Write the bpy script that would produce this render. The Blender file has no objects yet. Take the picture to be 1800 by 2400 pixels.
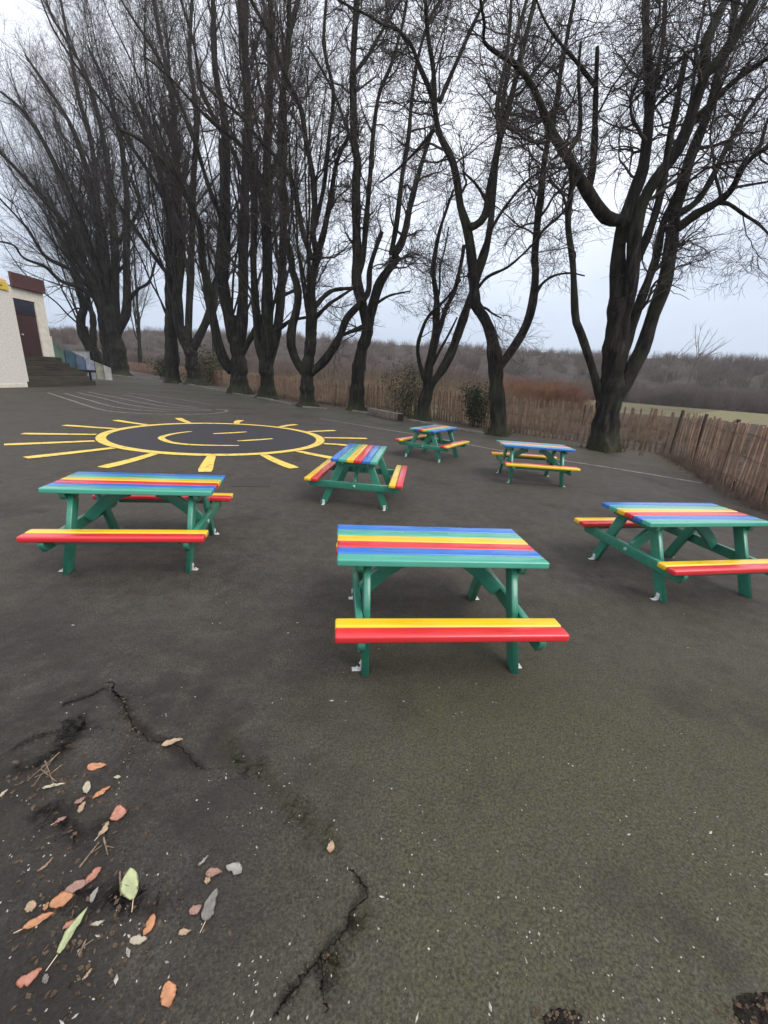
import bpy, bmesh, math, random
import numpy as np
from mathutils import Vector, Matrix
from math import sin, cos, pi, radians, degrees, atan2, hypot, sqrt

rng = np.random.default_rng(11)
random.seed(11)
scene = bpy.context.scene
HAZE = 0.0006
COL = scene.collection

# ------------------------------------------------------------------ camera geometry
F, PITCH, ROLL, CAMH = 960.8535, 0.317, 0.0697, 1.548      # focal length for an 1800 px wide frame
FW = np.array([0, cos(PITCH), -sin(PITCH)])
_rt = np.array([1.0, 0, 0]); _up = np.cross(_rt, FW)
RT = cos(ROLL) * _rt + sin(ROLL) * _up
UP = -sin(ROLL) * _rt + cos(ROLL) * _up


def ray(px, py):
    return FW + RT * (px - 900) / F - UP * (py - 1200) / F


def gnd(px, py, z=0.0):
    d = ray(px, py); k = (z - CAMH) / d[2]
    return d[0] * k, d[1] * k


def at_y(px, py, Y):
    d = ray(px, py); k = Y / d[1]
    return np.array([d[0] * k, Y, CAMH + d[2] * k])


def at_x(px, py, X):
    d = ray(px, py); k = X / d[0]
    return np.array([X, d[1] * k, CAMH + d[2] * k])


def project(P):
    d = P - np.array([0, 0, CAMH]); z = d @ FW
    zz = np.where(z > 0.05, z, 0.05)
    return 900 + F * (d @ RT) / zz, 1200 - F * (d @ UP) / zz, z


# ------------------------------------------------------------------ tagging and linking
def tag(o, label=None, cat=None, group=None, kind=None):
    if label: o['label'] = label
    if cat: o['category'] = cat
    if group: o['group'] = group
    if kind: o['kind'] = kind
    return o


def link(o, parent=None):
    COL.objects.link(o)
    if parent is not None:
        o.parent = parent
    return o


def empty(name, loc, rz=0.0):
    o = bpy.data.objects.new(name, None)
    o.empty_display_size = 0.2
    o.location = loc; o.rotation_euler = (0, 0, rz)
    return link(o)


def bm_obj(name, bm, mat, parent=None, smooth=False):
    me = bpy.data.meshes.new(name); bm.to_mesh(me); bm.free()
    if smooth:
        for p in me.polygons: p.use_smooth = True
    me.materials.append(mat)
    return link(bpy.data.objects.new(name, me), parent)


def np_obj(name, V, Q, mat, parent=None, smooth=True):
    """mesh object from a vertex array and a quad (or triangle) array"""
    V = np.asarray(V, dtype=np.float32); Q = np.asarray(Q, dtype=np.int32)
    me = bpy.data.meshes.new(name)
    n = Q.shape[1]
    me.vertices.add(len(V)); me.vertices.foreach_set('co', V.ravel())
    me.loops.add(Q.size); me.loops.foreach_set('vertex_index', Q.ravel())
    me.polygons.add(len(Q))
    me.polygons.foreach_set('loop_start', np.arange(0, Q.size, n, dtype=np.int32))
    me.polygons.foreach_set('loop_total', np.full(len(Q), n, dtype=np.int32))
    me.polygons.foreach_set('use_smooth', np.full(len(Q), smooth, dtype=bool))
    me.update(calc_edges=True)
    me.materials.append(mat)
    return link(bpy.data.objects.new(name, me), parent)


# ------------------------------------------------------------------ materials
class NT:
    def __init__(self, name):
        self.m = bpy.data.materials.new(name); self.m.use_nodes = True
        self.t = self.m.node_tree; self.b = self.t.nodes['Principled BSDF']
        self.co = None

    def n(self, typ, **kw):
        nd = self.t.nodes.new(typ)
        for k, v in kw.items(): setattr(nd, k, v)
        return nd

    def l(self, a, b): self.t.links.new(a, b)

    def pos(self):
        if self.co is None: self.co = self.n('ShaderNodeNewGeometry').outputs['Position']
        return self.co

    def obj(self): return self.n('ShaderNodeTexCoord').outputs['Object']

    def noise(self, scale, detail=4, rough=0.55, vec=None, stretch=None):
        v = vec if vec is not None else self.pos()
        if stretch:
            mp = self.n('ShaderNodeMapping'); self.l(v, mp.inputs['Vector']); mp.inputs['Scale'].default_value = stretch
            v = mp.outputs[0]
        nd = self.n('ShaderNodeTexNoise'); self.l(v, nd.inputs['Vector'])
        nd.inputs['Scale'].default_value = scale; nd.inputs['Detail'].default_value = detail
        nd.inputs['Roughness'].default_value = rough
        return nd.outputs['Fac']

    def ramp(self, fac, stops):
        r = self.n('ShaderNodeValToRGB'); self.l(fac, r.inputs[0])
        e = r.color_ramp.elements
        while len(e) < len(stops): e.new(0.5)
        for i, (p, c) in enumerate(stops):
            e[i].position = p
            e[i].color = (*c, 1) if isinstance(c, (tuple, list)) else (c, c, c, 1)
        return r.outputs[0]

    def mix(self, fac, a, b, mode='MIX'):
        m = self.n('ShaderNodeMix', data_type='RGBA', blend_type=mode)
        for sock, v in ((m.inputs[0], fac), (m.inputs[6], a), (m.inputs[7], b)):
            if isinstance(v, (int, float)): sock.default_value = v
            elif isinstance(v, (tuple, list)): sock.default_value = (*v, 1)
            else: self.l(v, sock)
        return m.outputs[2]

    def math(self, op, a, b=None, clamp=False):
        m = self.n('ShaderNodeMath', operation=op, use_clamp=clamp)
        for s, v in ((m.inputs[0], a), (m.inputs[1], b)):
            if v is None: continue
            if isinstance(v, (int, float)): s.default_value = v
            else: self.l(v, s)
        return m.outputs[0]

    def maprange(self, v, a, b, c=0.0, d=1.0):
        m = self.n('ShaderNodeMapRange'); self.l(v, m.inputs[0])
        for i, x in enumerate((a, b, c, d)): m.inputs[i + 1].default_value = x
        return m.outputs[0]

    def done(self, color=None, rough=None, bump=None, strength=0.3, dist=0.01, spec=None):
        for k, v in (('Base Color', color), ('Roughness', rough), ('Specular IOR Level', spec)):
            if v is None: continue
            s = self.b.inputs[k]
            if isinstance(v, (int, float)): s.default_value = v
            elif isinstance(v, (tuple, list)): s.default_value = (*v, 1)
            else: self.l(v, s)
        if bump is not None:
            bp = self.n('ShaderNodeBump'); self.l(bump, bp.inputs['Height'])
            bp.inputs['Strength'].default_value = strength; bp.inputs['Distance'].default_value = dist
            self.l(bp.outputs[0], self.b.inputs['Normal'])
        return self.m


def simple(name, c, rough=0.7, var=0.25, scale=6, bump=0.2, dist=0.006, spec=0.3, stretch=None, obj=False):
    k = NT(name)
    v = k.obj() if obj else None
    n = k.noise(scale, 5, vec=v, stretch=stretch)
    a = tuple(x * (1 - var) for x in c); b = tuple(min(1, x * (1 + var)) for x in c)
    col = k.ramp(n, [(0.3, a), (0.7, b)])
    return k.done(col, rough, n, bump, dist, spec)


def paint(name, c, rough=0.27):
    """glossy recycled-plastic paint with faint wear and streaks along the board"""
    k = NT(name)
    o = k.obj()
    n = k.noise(5, 5, vec=o, stretch=(0.6, 5, 5)); n2 = k.noise(90, 3, vec=o)
    sc = k.noise(26, 6, 0.7, vec=o, stretch=(0.25, 2.5, 2.5))
    col = k.ramp(n, [(0.25, tuple(x * 0.82 for x in c)), (0.75, tuple(min(1, x * 1.10) for x in c))])
    dirt = k.ramp(sc, [(0.62, 0.0), (0.78, 1.0)])
    col = k.mix(k.math('MULTIPLY', dirt, 0.28), col, tuple(0.45 * x + 0.03 for x in c))
    r = k.maprange(n, 0.2, 0.8, rough - 0.06, rough + 0.14)
    k.b.inputs['Coat Weight'].default_value = 0.6; k.b.inputs['Coat Roughness'].default_value = 0.16
    gr = k.noise(60, 5, 0.6, vec=o, stretch=(0.04, 1.5, 1.5))
    return k.done(col, r, k.math('ADD', k.math('MULTIPLY', n2, 0.4), gr), 0.16, 0.002, 0.5)


def mat_tarmac():
    k = NT('weathered_tarmac')
    p = k.pos()
    fine = k.noise(105, 4, 0.7); grit = k.noise(60, 4, 0.7); mid = k.noise(7, 6, 0.62)
    big = k.noise(0.55, 4, 0.55); patch = k.noise(1.7, 6, 0.62)
    base = k.ramp(fine, [(0.34, (0.019, 0.0155, 0.0125)), (0.5, (0.056, 0.0475, 0.039)), (0.66, (0.124, 0.105, 0.086))])
    base = k.mix(k.ramp(grit, [(0.60, 0.0), (0.72, 0.6)]), base, (0.092, 0.081, 0.068))
    base = k.mix(k.ramp(mid, [(0.35, 0.55), (0.62, 0.0)]), base, (0.018, 0.015, 0.013))
    base = k.mix(k.ramp(big, [(0.35, 0.0), (0.65, 0.35)]), base, (0.078, 0.067, 0.057))
    h1 = k.noise(4.2, 6, 0.68); h2 = k.noise(5.3, 6, 0.68, stretch=(1.3, 0.9, 1)); h3 = k.noise(13, 5, 0.7)
    base = k.mix(k.ramp(h1, [(0.50, 0.0), (0.66, 0.42)]), base, (0.066, 0.060, 0.056))
    base = k.mix(k.ramp(h2, [(0.50, 0.0), (0.66, 0.45)]), base, (0.074, 0.056, 0.042))
    base = k.mix(k.ramp(h3, [(0.53, 0.0), (0.70, 0.40)]), base, (0.100, 0.090, 0.076))
    base = k.mix(k.ramp(h3, [(0.30, 0.45), (0.44, 0.0)]), base, (0.019, 0.0165, 0.014))
    vo = k.n('ShaderNodeTexVoronoi'); k.l(p, vo.inputs['Vector']); vo.inputs['Scale'].default_value = 120
    vs_ = k.n('ShaderNodeSeparateColor'); k.l(vo.outputs['Color'], vs_.inputs[0])
    fl = k.math('MULTIPLY', k.ramp(vs_.outputs[0], [(0.86, 0.0), (0.93, 1.0)]), k.ramp(vo.outputs['Distance'], [(0.25, 1.0), (0.45, 0.0)]))
    base = k.mix(k.math('MULTIPLY', fl, 0.6), base, (0.135, 0.122, 0.102))
    fd = k.math('MULTIPLY', k.ramp(vs_.outputs[1], [(0.80, 0.0), (0.9, 1.0)]), k.ramp(vo.outputs['Distance'], [(0.3, 1.0), (0.5, 0.0)]))
    base = k.mix(k.math('MULTIPLY', fd, 0.8), base, (0.016, 0.014, 0.013))
    # fine-grained moss that has colonised the near right of the yard and strips by the kerb
    sx = k.n('ShaderNodeSeparateXYZ'); k.l(p, sx.inputs[0])
    gx = k.maprange(sx.outputs[0], -0.55, 0.35)
    gy = k.maprange(sx.outputs[1], 3.0, 1.6)
    mm = k.math('MULTIPLY', gx, gy)
    tx = k.maprange(k.math('ADD', k.math('MULTIPLY', sx.outputs[0], 0.62), sx.outputs[1]), 11.3, 15.0)
    mm = k.math('MAXIMUM', mm, k.math('MULTIPLY', tx, 0.75))
    spots = k.ramp(patch, [(0.40, 0.0), (0.62, 1.0)])
    mm = k.math('ADD', k.math('MULTIPLY', mm, 0.85), k.math('MULTIPLY', spots, 0.24), clamp=True)
    mm = k.math('MULTIPLY', mm, k.ramp(k.noise(24, 5, 0.7), [(0.36, 0.35), (0.6, 1.0)]))
    mossc = k.ramp(fine, [(0.34, (0.024, 0.023, 0.011)), (0.66, (0.098, 0.092, 0.050))])
    base = k.mix(mm, base, mossc)
    # damp dark stains
    st = k.ramp(k.noise(1.1, 7, 0.66, stretch=(1.0, 0.8, 1)), [(0.53, 0.0), (0.70, 0.65)])
    base = k.mix(st, base, (0.015, 0.0125, 0.011))
    lx = k.maprange(sx.outputs[0], 0.15, -0.75); ly = k.maprange(sx.outputs[1], 2.5, 1.5)
    dm = k.math('MULTIPLY', k.math('MULTIPLY', lx, ly), k.ramp(k.noise(3.2, 7, 0.7), [(0.36, 0.0), (0.56, 0.8)]))
    base = k.mix(dm, base, (0.017, 0.0145, 0.0125))
    h = k.math('ADD', k.math('MULTIPLY', fine, 0.6), k.math('MULTIPLY', grit, 0.8))
    h = k.math('ADD', h, k.math('MULTIPLY', mid, 0.8))
    r = k.maprange(big, 0.3, 0.7, 0.62, 0.85)
    return k.done(base, r, h, 0.7, 0.008, 0.30)


def mat_worn_paint(name, c, under, wear=0.5, scale=9):
    k = NT(name)
    n = k.noise(scale, 7, 0.7); f = k.noise(130, 3, 0.6)
    m = k.math('ADD', k.math('MULTIPLY', n, 0.75), k.math('MULTIPLY', f, 0.25))
    col = k.mix(k.ramp(m, [(wear - 0.05, 1.0), (wear + 0.05, 0.0)]), c, under)
    col = k.mix(k.math('MULTIPLY', k.noise(2.5, 4), 0.35), col, tuple(x * 0.72 for x in c))
    return k.done(col, 0.6, f, 0.4, 0.004, 0.3)


def mat_bark():
    k = NT('dark_bark')
    p = k.pos()
    n = k.noise(9, 7, 0.68, stretch=(1.0, 1.0, 0.16)); n2 = k.noise(1.3, 5)
    nf = k.noise(40, 4, 0.65, stretch=(1, 1, 0.3))
    col = k.ramp(n, [(0.32, (0.006, 0.0055, 0.005)), (0.52, (0.023, 0.020, 0.018)), (0.72, (0.080, 0.068, 0.058))])
    g = k.ramp(n2, [(0.48, 0.0), (0.66, 0.6)])
    col = k.mix(g, col, (0.040, 0.044, 0.024))
    sx = k.n('ShaderNodeSeparateXYZ'); k.l(p, sx.inputs[0])
    low = k.math('MULTIPLY', k.maprange(sx.outputs[2], 0.75, 0.0), k.ramp(nf, [(0.40, 0.0), (0.6, 0.8)]))
    col = k.mix(low, col, (0.055, 0.066, 0.028))      # algae at the foot
    h = k.math('ADD', n, k.math('MULTIPLY', nf, 0.4))
    return k.done(col, 0.9, h, 0.9, 0.05, 0.15)


def mat_wood(name, c, var=0.45):
    k = NT(name)
    n = k.noise(14, 6, 0.65, stretch=(1, 1, 0.12)); n2 = k.noise(5.5, 2); n3 = k.noise(3, 5)
    col = k.ramp(n, [(0.28, tuple(x * (1 - var) for x in c)), (0.5, c), (0.75, tuple(min(1, x * (1 + var * 0.6)) for x in c))])
    col = k.mix(k.ramp(n2, [(0.42, 0.5), (0.6, 0.0)]), col, tuple(x * 0.45 for x in c))
    sx = k.n('ShaderNodeSeparateXYZ'); k.l(k.pos(), sx.inputs[0])
    low = k.math('MULTIPLY', k.maprange(sx.outputs[2], 0.5, 0.0), k.ramp(n3, [(0.35, 0.2), (0.6, 0.8)]))
    col = k.mix(low, col, (0.075, 0.055, 0.042))
    return k.done(col, 0.85, n, 0.6, 0.01, 0.2)


M = {}
M['tarmac'] = mat_tarmac()
M['soil'] = simple('leaf_litter_soil', (0.085, 0.068, 0.052), 0.95, 0.6, 14, 0.8, 0.03)


def mat_field():
    k = NT('rough_grass_ground')
    n = k.noise(0.12, 5); n2 = k.noise(3.5, 6, 0.7); n3 = k.noise(0.9, 5)
    col = k.ramp(n, [(0.36, (0.105, 0.085, 0.062)), (0.5, (0.135, 0.122, 0.062)), (0.66, (0.150, 0.150, 0.060))])
    col = k.mix(k.ramp(n2, [(0.35, 0.6), (0.6, 0.0)]), col, (0.065, 0.052, 0.038))
    col = k.mix(k.ramp(n3, [(0.5, 0.0), (0.7, 0.5)]), col, (0.12, 0.095, 0.075))
    return k.done(col, 0.95, n2, 0.8, 0.05, 0.1)


M['field'] = mat_field()
M['meadow'] = simple('pale_winter_grass', (0.165, 0.148, 0.078), 0.95, 0.3, 1.2, 0.6, 0.04, 0.1)
M['earth'] = simple('dark_bank_earth', (0.062, 0.047, 0.036), 0.95, 0.55, 2.2, 0.8, 0.05, 0.1)
M['hill'] = simple('wooded_hillside', (0.060, 0.048, 0.042), 0.95, 0.4, 0.25, 0.6, 0.3, 0.1)
M['bark'] = mat_bark()
M['twig'] = simple('dark_twig', (0.062, 0.052, 0.047), 0.85, 0.3, 3, 0, 0.01, 0.2)
M['wood_haze'] = simple('bare_wood_twigs', (0.120, 0.090, 0.076), 0.9, 0.45, 0.35, 0, 0.01, 0.1)
M['scrub'] = simple('tan_scrub', (0.185, 0.140, 0.092), 0.9, 0.5, 1.2, 0, 0.01, 0.1)
M['bracken'] = simple('rusty_bracken', (0.190, 0.098, 0.060), 0.9, 0.4, 1.5, 0, 0.01, 0.1)
M['weeds'] = simple('dead_weed_stems', (0.150, 0.108, 0.085), 0.9, 0.5, 4, 0, 0.01, 0.1)
M['pale'] = mat_wood('weathered_pale', (0.330, 0.215, 0.155))
M['post'] = mat_wood('dark_fence_post', (0.085, 0.065, 0.052))
M['wire'] = simple('rusty_wire', (0.06, 0.05, 0.045), 0.6)
M['sleeper'] = mat_wood('bleached_sleeper', (0.260, 0.225, 0.190), 0.3)
M['kerb'] = simple('old_kerb_concrete', (0.180, 0.165, 0.145), 0.9, 0.35, 5, 0.4, 0.01)
M['yellow_line'] = mat_worn_paint('yellow_ground_paint', (0.86, 0.60, 0.130), (0.20, 0.15, 0.06), 0.430)
M['dark_line'] = simple('dark_navy_ground_paint', (0.036, 0.034, 0.039), 0.62, 0.35, 40, 0.35, 0.004, 0.35)
M['white_line'] = mat_worn_paint('worn_white_paint', (0.30, 0.28, 0.25), (0.07, 0.065, 0.06), 0.49)
M['crack'] = simple('crack_shadow_soil', (0.014, 0.012, 0.0105), 1.0, 0.5, 60, 0.5, 0.01, 0.05)
M['hollow'] = simple('broken_tarmac_soil', (0.020, 0.017, 0.0145), 1.0, 0.7, 70, 0.9, 0.02, 0.05)
M['patch'] = simple('dark_repair_tarmac', (0.050, 0.043, 0.037), 0.8, 0.4, 90, 0.4, 0.004, 0.3)
M['blue'] = paint('blue_board', (0.028, 0.165, 0.540))
M['green_sky_lit'] = paint('green_board_sky_lit', (0.075, 0.390, 0.285))  # lighter than the frame green: sky reflection on the top put into the colour
M['yellow'] = paint('yellow_board', (0.830, 0.520, 0.015))
M['red'] = paint('red_board', (0.690, 0.028, 0.034))
M['green'] = paint('green_frame', (0.036, 0.225, 0.145), 0.36)
M['galv'] = simple('galvanised_bracket', (0.62, 0.61, 0.60), 0.5, 0.15, 30, 0.1, 0.002, 0.5)
M['bolt'] = simple('pale_bolt_cap', (0.34, 0.52, 0.47), 0.5, 0.15, 30, 0.1, 0.002, 0.5)
M['render'] = simple('cream_roughcast', (0.68, 0.645, 0.58), 0.95, 0.16, 16, 0.8, 0.02, 0.2)
M['render2'] = simple('smooth_cream_render', (0.70, 0.65, 0.56), 0.9, 0.12, 4, 0.3, 0.006, 0.2)
M['maroon'] = simple('maroon_paint', (0.050, 0.021, 0.021), 0.5, 0.25, 4, 0.1, 0.004, 0.4, (1, 1, 0.2))
M['fascia'] = simple('maroon_fascia', (0.085, 0.034, 0.033), 0.55, 0.2, 4, 0.1, 0.004, 0.4)
M['glass'] = simple('dark_transom_glass', (0.012, 0.012, 0.022), 0.15, 0.1, 2, 0, 0.001, 0.5)
M['steps'] = simple('mossy_step_concrete', (0.060, 0.054, 0.043), 0.95, 0.45, 1.6, 0.15, 0.01, 0.15, (1, 0.3, 3))
M['signyellow'] = simple('yellow_sign_paint', (0.70, 0.50, 0.06), 0.6, 0.15, 5)
M['signdark'] = simple('olive_sign_stripe', (0.22, 0.20, 0.05), 0.6, 0.2, 5)
M['orangecap'] = simple('peach_painted_band', (0.62, 0.40, 0.26), 0.8, 0.15, 5)
M['dark'] = simple('blackened_timber', (0.022, 0.018, 0.018), 0.8, 0.3, 8)
M['white'] = simple('off_white_render', (0.42, 0.41, 0.39), 0.9, 0.15, 2)
M['railgrey'] = simple('grey_rail_panel', (0.13, 0.13, 0.125), 0.7, 0.25, 4)
M['grit'] = simple('pale_grit', (0.40, 0.37, 0.32), 0.9, 0.4, 60, 0, 0.01, 0.2)
M['evergreen'] = simple('dark_evergreen_leaf', (0.035, 0.045, 0.022), 0.7, 0.5, 3, 0, 0.01, 0.3)
M['ivy'] = simple('olive_ivy_leaf', (0.085, 0.080, 0.045), 0.7, 0.5, 3, 0, 0.01, 0.3)
M['grassblade'] = simple('tuft_grass', (0.085, 0.100, 0.035), 0.85, 0.45, 6, 0, 0.01, 0.2)

# ------------------------------------------------------------------ mesh helpers


def box_bm(bm, lo, hi, M4=None, bevel=0.0, seg=2):
    r = bmesh.ops.create_cube(bm, size=1.0)
    vs = r['verts']
    for v in vs:
        v.co = Vector([lo[i] + (v.co[i] + 0.5) * (hi[i] - lo[i]) for i in range(3)])
    if bevel:
        es = list({e for v in vs for e in v.link_edges})
        rr = bmesh.ops.bevel(bm, geom=es, offset=bevel, segments=seg, profile=0.6, affect='EDGES')
        vs = list({v for f in rr['faces'] for v in f.verts} | {v for v in vs if v.is_valid})
    if M4 is not None:
        for v in vs: v.co = M4 @ v.co
    return vs


def prism_bm(bm, poly, thick, frame, bevel=0.0):
    """extrude a 2-D outline; frame(u, v, w) -> 3-D point"""
    a = [bm.verts.new(frame(u, v, -thick / 2)) for u, v in poly]
    b = [bm.verts.new(frame(u, v, thick / 2)) for u, v in poly]
    n = len(poly)
    fs = [bm.faces.new(list(reversed(a))), bm.faces.new(b)]
    for i in range(n):
        fs.append(bm.faces.new((a[i], a[(i + 1) % n], b[(i + 1) % n], b[i])))
    bmesh.ops.recalc_face_normals(bm, faces=fs)
    if bevel:
        es = list({e for f in fs[:2] for e in f.edges})
        bmesh.ops.bevel(bm, geom=es, offset=bevel, segments=2, profile=0.6, affect='EDGES')


def cyl_bm(bm, p0, p1, r, seg=10, r2=None):
    p0 = Vector(p0); p1 = Vector(p1); d = (p1 - p0)
    q = d.to_track_quat('Z', 'Y').to_matrix().to_4x4()
    m = Matrix.Translation((p0 + p1) / 2) @ q
    bmesh.ops.create_cone(bm, cap_ends=True, segments=seg, radius1=r, radius2=r if r2 is None else r2, depth=d.length, matrix=m)


def tubes(polys, rads, sides):
    """polys [N,K,3], rads [N,K] -> vertex and quad arrays"""
    P = np.asarray(polys, float); R = np.asarray(rads, float)
    N, K, _ = P.shape
    T = np.gradient(P, axis=1); T /= np.linalg.norm(T, axis=2, keepdims=True) + 1e-9
    mean = T.mean(axis=1); mean /= np.linalg.norm(mean, axis=1, keepdims=True) + 1e-9
    ref = np.where(np.abs(mean[:, 2:3]) < 0.8, np.array([[0, 0, 1.0]]), np.array([[1.0, 0, 0]]))
    ref = np.repeat(ref[:, None, :], K, axis=1)
    U = ref - (ref * T).sum(2, keepdims=True) * T
    U /= np.linalg.norm(U, axis=2, keepdims=True) + 1e-9
    W = np.cross(T, U)
    th = np.linspace(0, 2 * pi, sides, endpoint=False)
    V = P[:, :, None, :] + R[:, :, None, None] * (U[:, :, None, :] * np.cos(th)[None, None, :, None] + W[:, :, None, :] * np.sin(th)[None, None, :, None])
    idx = np.arange(N * K * sides).reshape(N, K, sides)
    a = idx[:, :-1, :]; b = idx[:, 1:, :]
    Q = np.stack([a, np.roll(a, -1, 2), np.roll(b, -1, 2), b], -1).reshape(-1, 4)
    return V.reshape(-1, 3), Q


def merge(parts):
    vs, qs, o = [], [], 0
    for V, Q in parts:
        vs.append(V); qs.append(Q + o); o += len(V)
    return np.concatenate(vs), np.concatenate(qs)


def resample(pts, k, wob=0.0):
    """Catmull-Rom through pts, resampled to k points by arc length"""
    P = np.asarray(pts, float)
    if len(P) == 2: P = np.stack([P[0], (P[0] + P[1]) / 2, P[1]])
    E = np.concatenate([[2 * P[0] - P[1]], P, [2 * P[-1] - P[-2]]])
    out = []
    for i in range(1, len(E) - 2):
        for t in np.linspace(0, 1, 10, endpoint=False):
            a, b, c, d = E[i - 1], E[i], E[i + 1], E[i + 2]
            out.append(0.5 * (2 * b + (c - a) * t + (2 * a - 5 * b + 4 * c - d) * t * t + (3 * b - a - 3 * c + d) * t ** 3))
    out.append(E[-2]); out = np.array(out)
    s = np.concatenate([[0], np.cumsum(np.linalg.norm(np.diff(out[:, :3], axis=0), axis=1))])
    q = np.linspace(0, s[-1], k)
    return np.stack([np.interp(q, s, out[:, j]) for j in range(out.shape[1])], -1)


def ribbon(name, pts, widths, z, mat, label=None, jag=0.0, kind='structure', parent=None, closed=False):
    """flat strip on the ground along 2-D points"""
    P = np.asarray(pts, float); n = len(P)
    T = (np.roll(P, -1, 0) - np.roll(P, 1, 0)) if closed else np.gradient(P, axis=0)
    T /= np.linalg.norm(T, axis=1, keepdims=True) + 1e-9
    N = np.stack([-T[:, 1], T[:, 0]], -1)
    w = np.broadcast_to(np.asarray(widths, float), (n,)) / 2
    wl = w * (1 + jag * rng.uniform(-1, 1, n)); wr = w * (1 + jag * rng.uniform(-1, 1, n))
    L = P + N * wl[:, None]; R = P - N * wr[:, None]
    V = np.concatenate([np.c_[L, np.full(n, z)], np.c_[R, np.full(n, z)]])
    i = np.arange(n if closed else n - 1); j = (i + 1) % n
    Q = np.stack([i + n, j + n, j, i], -1)
    return V, Q


# ------------------------------------------------------------------ ground
def sheet(name, poly, z, mat):
    bm = bmesh.new()
    f = bm.faces.new([bm.verts.new((x, y, z)) for x, y in poly])
    if f.normal.z < 0: f.normal_flip()
    bmesh.ops.triangulate(bm, faces=[f])
    for f in bm.faces:
        f.normal_update()
        if f.normal.z < 0: f.normal_flip()
    o = bm_obj(name, bm, mat)
    o['kind'] = 'structure'
    return o


sheet('ground', [(-700, -300), (700, -300), (700, 900), (-700, 900)], 0.0, M['field'])
EDGE = [(5.05, 3.0), (5.55, 5.2), (5.85, 6.4), (6.05, 7.5), (6.35, 8.9), (6.55, 10.2), (6.2, 11.2), (5.35, 11.6), (4.2, 12.5), (3.0, 13.35),
        (0.75, 16.2), (-1.7, 18.8), (-4.0, 18.95), (-6.9, 22.7), (-9.5, 25.3), (-15.3, 32.2), (-26.5, 40.6), (-33, 46.5), (-60, 70)]
sheet('soil_verge', [(4.6, -6), (5.45, -6)] + [(5.6, 3.2), (6.05, 6.3), (6.4, 7.5), (7.0, 9.0), (7.55, 10.35), (8.05, 12.0), (6.9, 13.0), (4.2, 15.3), (2.9, 17.6), (0.9, 19.2), (-1.2, 21.2), (-4.7, 22.6), (-10.4, 30.6), (-24.5, 47), (-60, 85), (-62, 70)]
      + [(-33, 46.2), (-9.5, 25.0), (3, 13)], 0.004, M['soil'])
sheet('tarmac_yard', [(-60, -8), (4.9, -8)] + EDGE, 0.008, M['tarmac'])
sheet('earth_strip', [(8.3, 12.4), (7.3, 8.9), (6.5, 6.4), (6.0, 2.0), (30, 2), (44, 24), (30, 36), (12, 34), (4, 18.5), (6.6, 13.8)], 0.0045, M['earth'])
sheet('meadow', [gnd(1610, 974), gnd(1720, 989), gnd(1850, 1003), gnd(2300, 1040), (150, 30), (160, 92), (74, 94)], 0.009, M['meadow'])

# kerb edging along the tree row: separate concrete lengths in one run
kb = bmesh.new()
KE = EDGE[9:18]
for (xa, ya), (xb, yb) in zip(KE[:-1], KE[1:]):
    L = hypot(xb - xa, yb - ya); n = max(1, int(L / 0.95)); a = atan2(yb - ya, xb - xa)
    for i in range(n):
        t = (i + 0.5) / n
        if random.random() < 0.16: continue
        m = Matrix.Translation((xa + (xb - xa) * t, ya + (yb - ya) * t, 0.0)) @ Matrix.Rotation(a + random.uniform(-.02, .02), 4, 'Z') @ Matrix.Rotation(random.uniform(-.015, .015), 4, 'Y')
        box_bm(kb, (-L / n * 0.49, -0.07, -0.05), (L / n * 0.49, 0.07, 0.085 + random.uniform(-.015, .015)), m, 0.012, 1)
ke = bm_obj('kerb', kb, M['kerb']); ke['kind'] = 'structure'

# ------------------------------------------------------------------ painted sun
SC = (-3.895, 9.461); SR = 2.32
Z1, Z2 = 0.012, 0.016
th = np.linspace(0, 2 * pi, 97)[:-1]
ring_pts = np.stack([SC[0] + SR * np.cos(th) * 0.985, SC[1] + SR * np.sin(th) * 0.99], -1)
bm = bmesh.new()
f = bm.faces.new([bm.verts.new((SC[0] + 2.22 * cos(t) * .985, SC[1] + 2.22 * sin(t) * .99, Z1)) for t in th])
sun_face = bm_obj('painted_sun', bm, M['dark_line'])
tag(sun_face, 'big yellow sun with a smiling face painted flat on the tarmac', 'ground painting')
V, Q = ribbon('', ring_pts, 0.19 + 0.012 * np.sin(3 * th), Z2, None, closed=True)
np_obj('ring', V, Q, M['yellow_line'], sun_face, False)
for (px, py) in [(10, 1044), (52, 1018), (150, 998), (270, 986), (418, 981), (565, 986), (695, 996), (785, 1010), (860, 1029), (823, 1046), (790, 1077), (690, 1099), (480, 1108), (240, 1098), (60, 1075)]:
    x, y = gnd(px, py); a = atan2(y - SC[1], x - SC[0])
    r1 = hypot(x - SC[0], y - SC[1])
    tip = np.array([x, y]); st = np.array([SC[0] + (SR + 0.093) * cos(a), SC[1] + (SR + 0.093) * sin(a)])
    mid = (st + tip) / 2 + np.array([-sin(a), cos(a)]) * rng.uniform(-.05, .05)
    P = resample([st, mid, tip], 8)
    w = np.linspace(0.15, 0.22, 8); w[-1] *= 0.8
    V, Q = ribbon('', P, w, Z2, None)
    np_obj('ray', V, Q, M['yellow_line'], sun_face, False)
for nm, pts, w in [('mouth', [(449, 1012.5), (420, 1016), (394, 1021), (378, 1028), (396, 1037), (430, 1042.5), (480, 1045), (560, 1046)], 0.10),
                   ('eye', [(500, 1018), (540, 1016), (578, 1013.5)], 0.11), ('eye', [(557, 1035), (600, 1032.5), (639, 1029.5)], 0.10)]:
    P = resample([gnd(*p) for p in pts], 30)
    wd = 1.35 * w * (0.55 + 0.45 * np.sin(np.linspace(0.1, pi - 0.1, 30)))
    V, Q = ribbon('', P, wd, Z2, None)
    np_obj(nm, V, Q, M['yellow_line'], sun_face, False)

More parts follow.
